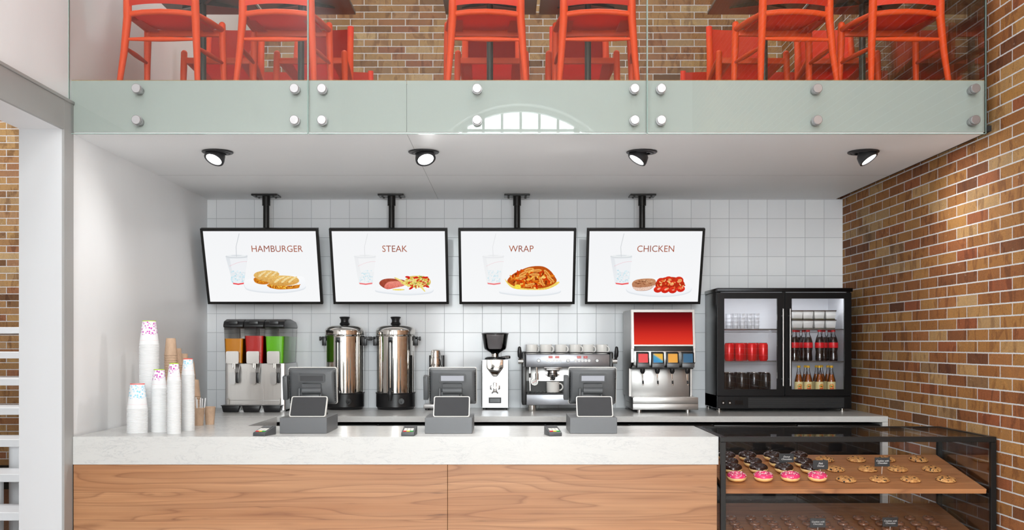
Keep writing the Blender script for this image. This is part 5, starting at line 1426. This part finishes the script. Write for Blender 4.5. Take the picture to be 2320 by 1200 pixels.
# =============================== MENU SCREENS ===============================
t = NT('menu_screen_light'); at = t.node('ShaderNodeAttribute', attribute_name='Col'); ee = t.node('ShaderNodeEmission')
nz = t.noise(t.coord(), 260.0, 3, 0.6)
t.link(at.outputs['Color'], ee.inputs['Color']); ee.inputs['Strength'].default_value = 1.0; t.link(ee.outputs[0], t.out.inputs['Surface'])
M['scr'] = t.m
t = NT('menu_food_light'); at = t.node('ShaderNodeAttribute', attribute_name='Col'); ee = t.node('ShaderNodeEmission')
n1 = t.noise(t.coord(), 110.0, 4, 0.65)
cc = t.mix(0.85, at.outputs['Color'], t.ramp(n1, [(0.25, (0.5, .42, .35, 1)), (0.45, (0.92, .9, .88, 1)), (0.6, (1.05, 1.05, 1.05, 1)), (0.75, (1.3, 1.35, 1.4, 1))]), 'MULTIPLY')
t.link(cc, ee.inputs['Color']); ee.inputs['Strength'].default_value = 1.0; t.link(ee.outputs[0], t.out.inputs['Surface'])
M['food'] = t.m
t = NT('menu_title_light'); s = t.xyz(t.coord('Generated')); ee = t.node('ShaderNodeEmission')
t.link(t.ramp(s[0], [(0.0, srgb((200, 124, 84))), (0.45, srgb((160, 82, 60))), (0.6, srgb((150, 84, 70))), (1.0, srgb((168, 92, 68)))]), ee.inputs['Color']); t.link(ee.outputs[0], t.out.inputs['Surface'])
M['title'] = t.m
DT, DBt = 7.640, 7.845
class Pic:
    """flat picture made of coloured outlines, laid just in front of the screen"""
    def __init__(self): self.b = bmesh.new(); self.cl = self.b.loops.layers.float_color.new('Col'); self.d = 0.0
    def poly(self, pts, rgb, smooth=True, rgb2=None):
        p = smooth_poly(pts, 5) if smooth else pts
        self.d += 0.00004
        vs = [self.b.verts.new((u, -self.d, v)) for u, v in p]
        f = self.b.faces.new(vs)
        lo = min(v for _, v in p); hi = max(v for _, v in p); a = srgb(rgb); b2 = srgb(rgb2) if rgb2 else a
        for l in f.loops:
            k = (l.vert.co.z - lo) / max(1e-6, hi - lo)
            l[self.cl] = tuple(a[i] * k + b2[i] * (1 - k) for i in range(3)) + (1,)
        bmesh.ops.triangulate(self.b, faces=[f])
    def ell(self, cx, cy, rx, ry, rgb, rot=0.0, n=16, rgb2=None):
        pts = [(cx + rx * math.cos(2 * PI * i / n) * math.cos(rot) - ry * math.sin(2 * PI * i / n) * math.sin(rot), cy + rx * math.cos(2 * PI * i / n) * math.sin(rot) + ry * math.sin(2 * PI * i / n) * math.cos(rot)) for i in range(n)]
        self.poly(pts, rgb, False, rgb2)
def tv(idx, topL, topR, corners, word, wcx, wcy, label):
    """corners: picture corners in a zoomed crop, used as the drawing grid for the menu art"""
    S = F / DT; Sb = F / DBt
    xc = ((topL + topR) / 2 - 1150) / S
    ztop = CZ + (779 - 517.5) / S; zbot = CZ + (779 - 688.5) / Sb
    hgt = math.hypot(ztop - zbot, DBt - DT); W = (topR - topL) / S
    t = thing('menu_screen', label, 'screen', (xc, 7.87, ZC), group='menu screens under the soffit')
    a = math.atan2(DBt - DT, ztop - zbot)
    # screen frame: local x right, z up the screen, y into the screen
    T = Matrix.Translation((0, DBt - 7.87, zbot - ZC)) @ Matrix.Rotation(a, 4, 'X')
    bz = 0.0195
    m = MB(); hw = W / 2
    m.box(-hw, -hw + bz, -0.004, 0.030, 0, hgt, 0.0015, 1).box(hw - bz, hw, -0.004, 0.030, 0, hgt, 0.0015, 1).box(-hw + bz, hw - bz, -0.004, 0.030, 0, bz, 0.0015, 1).box(-hw + bz, hw - bz, -0.004, 0.030, hgt - bz, hgt, 0.0015, 1)
    m.box(-hw + 0.005, hw - 0.005, 0.010, 0.034, 0.005, hgt - 0.005).box(-hw * 0.6, hw * 0.6, 0.034, 0.060, hgt * 0.2, hgt * 0.8, 0.01)
    g = MB(); g.add(m.bm, T); g.build('casing', M['black_metal'], t)
    # backlit display
    b = bmesh.new(); cl = b.loops.layers.float_color.new('Col')
    f = b.faces.new([b.verts.new(v) for v in ((-hw + bz, 0.0, bz), (hw - bz, 0.0, bz), (hw - bz, 0.0, hgt - bz), (-hw + bz, 0.0, hgt - bz))])
    for l in f.loops: l[cl] = srgb((247, 248, 249)) if l.vert.co.z < hgt / 2 else srgb((244, 245, 247))
    g = MB(); g.add(b, T); d = g.build('display', M['scr'], t, smooth=0)
    (tlx, tly), (trx, _), (blx, bly), (brx, _) = corners
    iw, ih = W - 2 * bz, hgt - 2 * bz
    def uv(x, y):
        v = (y - tly) / (bly - tly); xl = tlx + (blx - tlx) * v; xr = trx + (brx - trx) * v
        return (-iw / 2 + iw * (x - xl) / (xr - xl), bz + ih * (1 - v))
    def U(pts): return [uv(x, y) for x, y in pts]
    def px(n): return n * iw / (trx - tlx)
    def flush(P, mat, name, lab=None):
        g = MB(); g.add(P.b, T @ Matrix.Translation((0, -0.0003, 0))); return g.build(name, mat, d, lab, smooth=0)
    # drink picture
    P = Pic(); fx, strength = {0: (368, 1.0), 1: (1495, 0.45), 2: (375, 0.4), 3: (1500, 0.85)}[idx]
    def tone(rgb, k): return tuple(int(246 + (v - 246) * k) for v in rgb)
    k = strength
    P.poly([uv(fx - 98, 540), uv(fx + 98, 532), uv(fx + 92, 560), uv(fx + 68, 775), uv(fx + 66, 788), uv(fx - 32, 790), uv(fx - 36, 770)] if idx == 0 else [uv(fx - 95, 540), uv(fx + 95, 535), uv(fx + 88, 560), uv(fx + 68, 785), uv(fx - 55, 785), uv(fx - 84, 560)], tone((224, 228, 232), k), False, tone((236, 240, 243), k))
    P.poly([uv(fx - 60, 560), uv(fx + 92, 556), uv(fx + 80, 680), uv(fx - 38, 680)], tone((240, 242, 245), k), False)
    P.ell(*uv(fx, 543), px(98), px(17), tone((214, 218, 222), k)); P.ell(*uv(fx, 538), px(88), px(11), tone((236, 239, 241), k)); P.ell(*uv(fx, 536), px(50), px(6), tone((222, 226, 230), k))
    for (xa, ya, xb, yb) in ((fx, 545, fx - 4, 460), (fx - 4, 460, fx + 24, 345)):
        P.poly([uv(xa - 3, ya), uv(xa + 3, ya), uv(xb + 3, yb), uv(xb - 3, yb)], tone((206, 210, 214), k), False)
    rnd = random.Random(idx)
    for q in range(60):
        x_ = fx + rnd.uniform(-46, 68); y_ = rnd.uniform(665, 766)
        P.ell(*uv(x_, y_), px(rnd.uniform(3, 9)), px(rnd.uniform(3, 8)), tone(rnd.choice([(206, 232, 240), (222, 240, 246), (240, 246, 248), (190, 224, 236)]), 0.45 + 0.55 * k))
    xl_ = fx - (34 if idx == 0 else 52)
    P.poly(U([(xl_, 772), ((xl_ + fx + 66) / 2, 779), (fx + 66, 771), (fx + 64, 784), ((xl_ + fx + 66) / 2, 792), (xl_ + 6, 785)]), tone((240, 84, 88), 0.5 + 0.5 * k), False)
    for q in range(13):
        x_ = fx - 60 + q * 12; y_ = 624 - 38 * math.sin(min(1, q / 11) * PI / 2)
        P.poly([uv(x_, y_), uv(x_ + 6, y_ - 2), uv(x_ + 6, y_ + 1), uv(x_, y_ + 3)], tone((240, 120, 140), 0.4 + 0.6 * k), False)
    flush(P, M['scr'], 'drink_picture', 'pale picture of a lidded drink cup with straw')
    # plate picture
    P = Pic()
    pl = {0: [(440, 800), (450, 750), (640, 715), (930, 715), (975, 770), (960, 820), (800, 850), (620, 850), (480, 830)],
          1: [(1590, 840), (1660, 800), (1900, 790), (2080, 810), (2075, 850), (1950, 868), (1800, 868)],
          2: [(430, 850), (500, 815), (800, 800), (950, 820), (960, 850), (850, 872), (700, 880), (560, 872)],
          3: [(1552, 840), (1560, 790), (1700, 740), (1980, 725), (2100, 760), (2108, 840), (1980, 878), (1800, 885), (1640, 868)]}[idx]
    P.poly(U([(x, y + 14) for x, y in pl]), (222, 227, 232)); P.poly(U([(x, y + 8) for x, y in pl]), (232, 236, 240)); P.poly(U(pl), (252, 252, 253), True, (240, 243, 247))
    flush(P, M['scr'], 'plate_picture')
    # food picture
    P = Pic(); P.d = 0.0018; rnd = random.Random(11 + idx)
    def blobs(n, cx, cy, rx, ry, size, cols, flat=0.6, ang=(0, 3.1)):
        for q in range(n):
            a_ = rnd.uniform(0, 2 * PI); r_ = math.sqrt(rnd.random())
            P.ell(*uv(cx + rx * r_ * math.cos(a_), cy + ry * r_ * math.sin(a_)), px(size * rnd.uniform(0.6, 1.3)), px(size * flat * rnd.uniform(0.6, 1.2)), rnd.choice(cols), rnd.uniform(*ang), 10)
    if idx == 0:
        P.poly(U([(520, 735), (560, 728), (650, 748), (655, 778), (600, 788), (535, 772)]), (206, 120, 30)); blobs(16, 585, 758, 58, 16, 9, [(226, 150, 40), (240, 190, 60), (180, 92, 24)])
        P.poly(U([(520, 712), (545, 680), (640, 663), (720, 676), (745, 700), (700, 740), (640, 765), (560, 742)]), (236, 196, 118), True, (222, 172, 92))
        for q in range(3): P.poly(U([(560 + q * 55, 716), (585 + q * 55, 690), (620 + q * 52, 672), (628 + q * 52, 678), (596 + q * 55, 700), (576 + q * 55, 722)]), (246, 224, 168))
        P.poly(U([(640, 790), (700, 775), (915, 782), (922, 800), (905, 822), (760, 832), (680, 822), (645, 806)]), (214, 132, 36)); blobs(34, 785, 806, 125, 17, 10, [(236, 172, 52), (246, 206, 84), (190, 96, 24), (150, 70, 22)])
        P.poly(U([(660, 776), (780, 800), (915, 790), (905, 780), (700, 768)]), (252, 244, 224))
        P.poly(U([(640, 755), (665, 718), (720, 708), (840, 712), (905, 730), (918, 765), (860, 790), (760, 802), (680, 792), (648, 775)]), (240, 200, 120), True, (214, 154, 70))
        for q in range(3): P.poly(U([(700 + q * 62, 765), (735 + q * 60, 735), (790 + q * 52, 716), (798 + q * 52, 722), (750 + q * 60, 745), (715 + q * 62, 772)]), (248, 226, 166))
    if idx == 1:
        P.poly(U([(1620, 775), (1650, 745), (1720, 735), (1830, 748), (1850, 772), (1830, 800), (1740, 820), (1690, 830), (1640, 805)]), (176, 84, 62), True, (150, 62, 48))
        P.poly(U([(1665, 815), (1680, 780), (1720, 762), (1830, 760), (1848, 775), (1835, 800), (1760, 818), (1700, 830)]), (240, 150, 134), True, (222, 112, 100))
        P.poly(U([(1835, 770), (1880, 720), (1960, 712), (2040, 722), (2072, 765), (2040, 805), (1930, 815), (1860, 800)]), (226, 196, 96))
        blobs(170, 1955, 765, 108, 50, 12, [(238, 224, 140), (250, 236, 170), (214, 44, 34), (214, 190, 70), (150, 160, 60), (226, 210, 120), (206, 30, 24)], 0.5)
        for (x, y, a_) in ((1800, 748, -0.5), (1830, 770, -0.6), (1860, 790, -0.4), (1790, 832, 0.0), (1990, 810, -0.9), (1940, 740, 0.8)): P.ell(*uv(x, y), px(56), px(8), (244, 226, 130), a_)
        for (x, y) in ((1900, 818), (1870, 720), (2030, 725), (2040, 803), (1945, 725)): P.ell(*uv(x, y), px(22), px(9), (212, 30, 30), rnd.uniform(-.6, .6))
    if idx == 2:
        P.poly(U([(478, 735), (500, 780), (560, 825), (700, 836), (840, 832), (930, 795), (958, 765), (900, 770), (700, 800), (520, 770)]), (246, 218, 110))
        P.poly(U([(500, 750), (545, 700), (610, 665), (700, 632), (805, 628), (870, 660), (915, 715), (930, 765), (840, 815), (700, 825), (580, 810), (520, 780)]), (190, 84, 22))
        blobs(150, 715, 735, 190, 78, 20, [(232, 128, 30), (214, 62, 14), (246, 190, 84), (190, 44, 10), (140, 50, 14), (250, 212, 120), (226, 96, 20), (236, 158, 70)], 0.45)
        for (x, y, a_) in ((690, 655, 0.2), (760, 665, 0.1), (640, 690, 0.5), (850, 690, -0.9), (740, 700, 0.0), (620, 725, 0.2), (800, 760, -1.2), (700, 790, 0.3), (880, 740, -0.7)): P.ell(*uv(x, y), px(44), px(14), (240, 176, 92), a_); P.ell(*uv(x, y + 3), px(34), px(5), (214, 120, 46), a_)
        P.ell(*uv(590, 806), px(30), px(22), (250, 226, 80))
    if idx == 3:
        P.poly(U([(1594, 785), (1620, 752), (1690, 737), (1780, 738), (1805, 765), (1790, 800), (1740, 838), (1660, 845), (1615, 832)]), (206, 150, 112), True, (170, 112, 82))
        P.poly(U([(1604, 810), (1650, 815), (1740, 808), (1790, 795), (1740, 835), (1660, 843), (1615, 832)]), (236, 206, 190))
        blobs(22, 1700, 768, 85, 22, 12, [(110, 62, 40), (150, 92, 60), (226, 180, 140)], 0.35, (-.3, .3))
        P.poly(U([(1800, 800), (1820, 750), (1900, 722), (1990, 728), (2050, 765), (2045, 810), (1950, 830), (1840, 825)]), (196, 60, 30), True, (170, 44, 22))
        for (x, y, r_) in ((1850, 760, 38), (1915, 748, 40), (2005, 752, 42), (1940, 780, 34), (1860, 775, 30)): P.ell(*uv(x, y), px(r_), px(r_ * .85), (224, 58, 34), 0, 18, (190, 40, 22)); P.ell(*uv(x + 6, y + 4), px(r_ * .55), px(r_ * .4), (240, 170, 110), 0.4)
        for (x, y) in ((1822, 832), (1885, 836), (1952, 838), (2022, 826)): P.ell(*uv(x, y), px(38), px(30), (236, 62, 40), 0.1, 20, (206, 34, 22)); P.ell(*uv(x + 8, y - 6), px(16), px(9), (250, 176, 150), 0.5)
        blobs(36, 1935, 790, 120, 45, 12, [(246, 200, 130), (200, 50, 24), (236, 120, 60)], 0.6)
    flush(P, M['food'], 'food_picture', ['picture of two filled rolls', 'picture of steak with fries and vegetables', 'picture of a heaped wrap', 'picture of grilled chicken with tomatoes'][idx])
    wx, wz = uv(wcx, wcy)
    me = text_mesh(word, 0.071, spacing=1.0)
    me.transform(Matrix.Scale(0.93, 4, (1, 0, 0)))
    me.transform(T @ Matrix.Translation((wx, -0.0015, wz)) @ FACE)
    me.materials.clear(); me.materials.append(M['title'])
    o = bpy.data.objects.new('menu_title', me); COL.objects.link(o); o.parent = d
    # ceiling mount
    m = MB().box(-0.098, 0.098, -0.075, 0.075, -0.014, -0.0005, 0.002, 1)
    for sx in (-0.065, 0.065):
        for sy in (-0.045, 0.045): m.cyl((sx, sy, -0.020), (sx, sy, -0.014), 0.008, seg=12)
    m.build('mount_plate', M['black_metal'], t)
    MB().cyl((0, 0, -0.013), (0, 0, -0.082), 0.0305, seg=28).build('pole_sleeve', M['black_metal'], t)
    MB().cyl((0, 0, -0.05), (0, 0, -0.50), 0.0235, seg=28).build('pole', M['black_metal'], t)
    MB().box(-0.06, 0.06, -0.075, 0.03, -0.56, -0.42, 0.004).build('bracket', M['black_metal'], t)
tv(0, 453, 720.5, ((72, 325), (1065, 325), (135, 942), (1107, 942)), 'HAMBURGER', 724, 479, 'menu screen titled HAMBURGER showing two filled rolls')
tv(1, 745, 1013.5, ((1203, 325), (2195, 325), (1240, 942), (2208, 942)), 'STEAK', 1755, 479, 'menu screen titled STEAK showing meat and vegetables')
tv(2, 1038, 1306, ((90, 325), (1084, 325), (101, 942), (1070, 942)), 'WRAP', 622, 479, 'menu screen titled WRAP showing a heaped flatbread')
tv(3, 1330, 1598, ((1222, 325), (2212, 325), (1205, 942), (2173, 942)), 'CHICKEN', 1803, 479, 'menu screen titled CHICKEN showing chicken and tomatoes')
# =============================== CAMERA, LIGHT ===============================
cd = bpy.data.cameras.new('camera'); cam = bpy.data.objects.new('camera', cd); COL.objects.link(cam)
cam.location = (0, 0, CZ); cam.rotation_euler = (PI / 2, 0, 0)
cd.sensor_width = 36; cd.sensor_fit = 'HORIZONTAL'; cd.lens = 36.0
cd.shift_x = 10 / 2320.0; cd.shift_y = 179 / 2320.0
cd.clip_start = 0.05; cd.clip_end = 200
SC.camera = cam
w = bpy.data.worlds.new('sky'); SC.world = w; w.use_nodes = True
bg = w.node_tree.nodes['Background']; bg.inputs[0].default_value = (0.93, 0.97, 1.0, 1); bg.inputs[1].default_value = 1.0
def area(name, loc, rot, sx, sy, e, col=(1, 1, 1)):
    l = bpy.data.lights.new(name, 'AREA'); l.shape = 'RECTANGLE'; l.size = sx; l.size_y = sy; l.energy = e; l.color = col
    o = bpy.data.objects.new(name, l); COL.objects.link(o); o.location = loc; o.rotation_euler = rot; return o
# daylight entering by the arched window (light plane right outside the glass)
area('window_daylight', (AX, DW - 0.32, 2.9), (math.radians(90), 0, 0), 3.1, 4.2, 860, (0.92, 0.985, 1.0))
# added fill lamps, out of view above the hall and upper floor
for i, (x, y, e) in enumerate(((-1.4, -1.2, 60), (1.4, -1.2, 60), (-1.4, 2.0, 45), (1.4, 2.0, 45), (-1.3, 7.2, 46), (1.3, 7.2, 46))):
    t = thing('added_fill_light', 'added unseen fill lamp panel high above the hall', 'lamp', (x, y, ZTOP), group='added hall fill lamps')
    MB().box(-0.62, 0.62, -0.62, 0.62, -0.06, 0.0, 0.004, 1).build('housing', M['white_paint'], t)
    o = area('fill_panel', (0, 0, -0.065), (0, 0, 0), 1.15, 1.15, e, (0.93, 0.97, 1.0)); o.parent = t
area('side_room_fill_high', (-4.6, 7.0, 5.2), (math.radians(20), 0, 0), 2.0, 2.5, 150, (1, 1, 1))  # added fill light to brighten the side room's brick
area('side_room_fill_low', (-4.8, -1.5, 2.2), (math.radians(90), 0, 0), 2.5, 3.0, 35, (1, 1, 1))  # added fill light from the camera side, no window stands here
# the drinks fridge has its own added light strip
vs = SC.view_settings
vs.view_transform = 'Standard'; vs.look = 'None'; vs.gamma = 1.0; vs.use_curve_mapping = False; vs.exposure = EXPO
SC.cycles.use_denoising = True
SC.cycles.max_bounces = 10; SC.cycles.transparent_max_bounces = 24; SC.cycles.caustics_reflective = False; SC.cycles.caustics_refractive = False
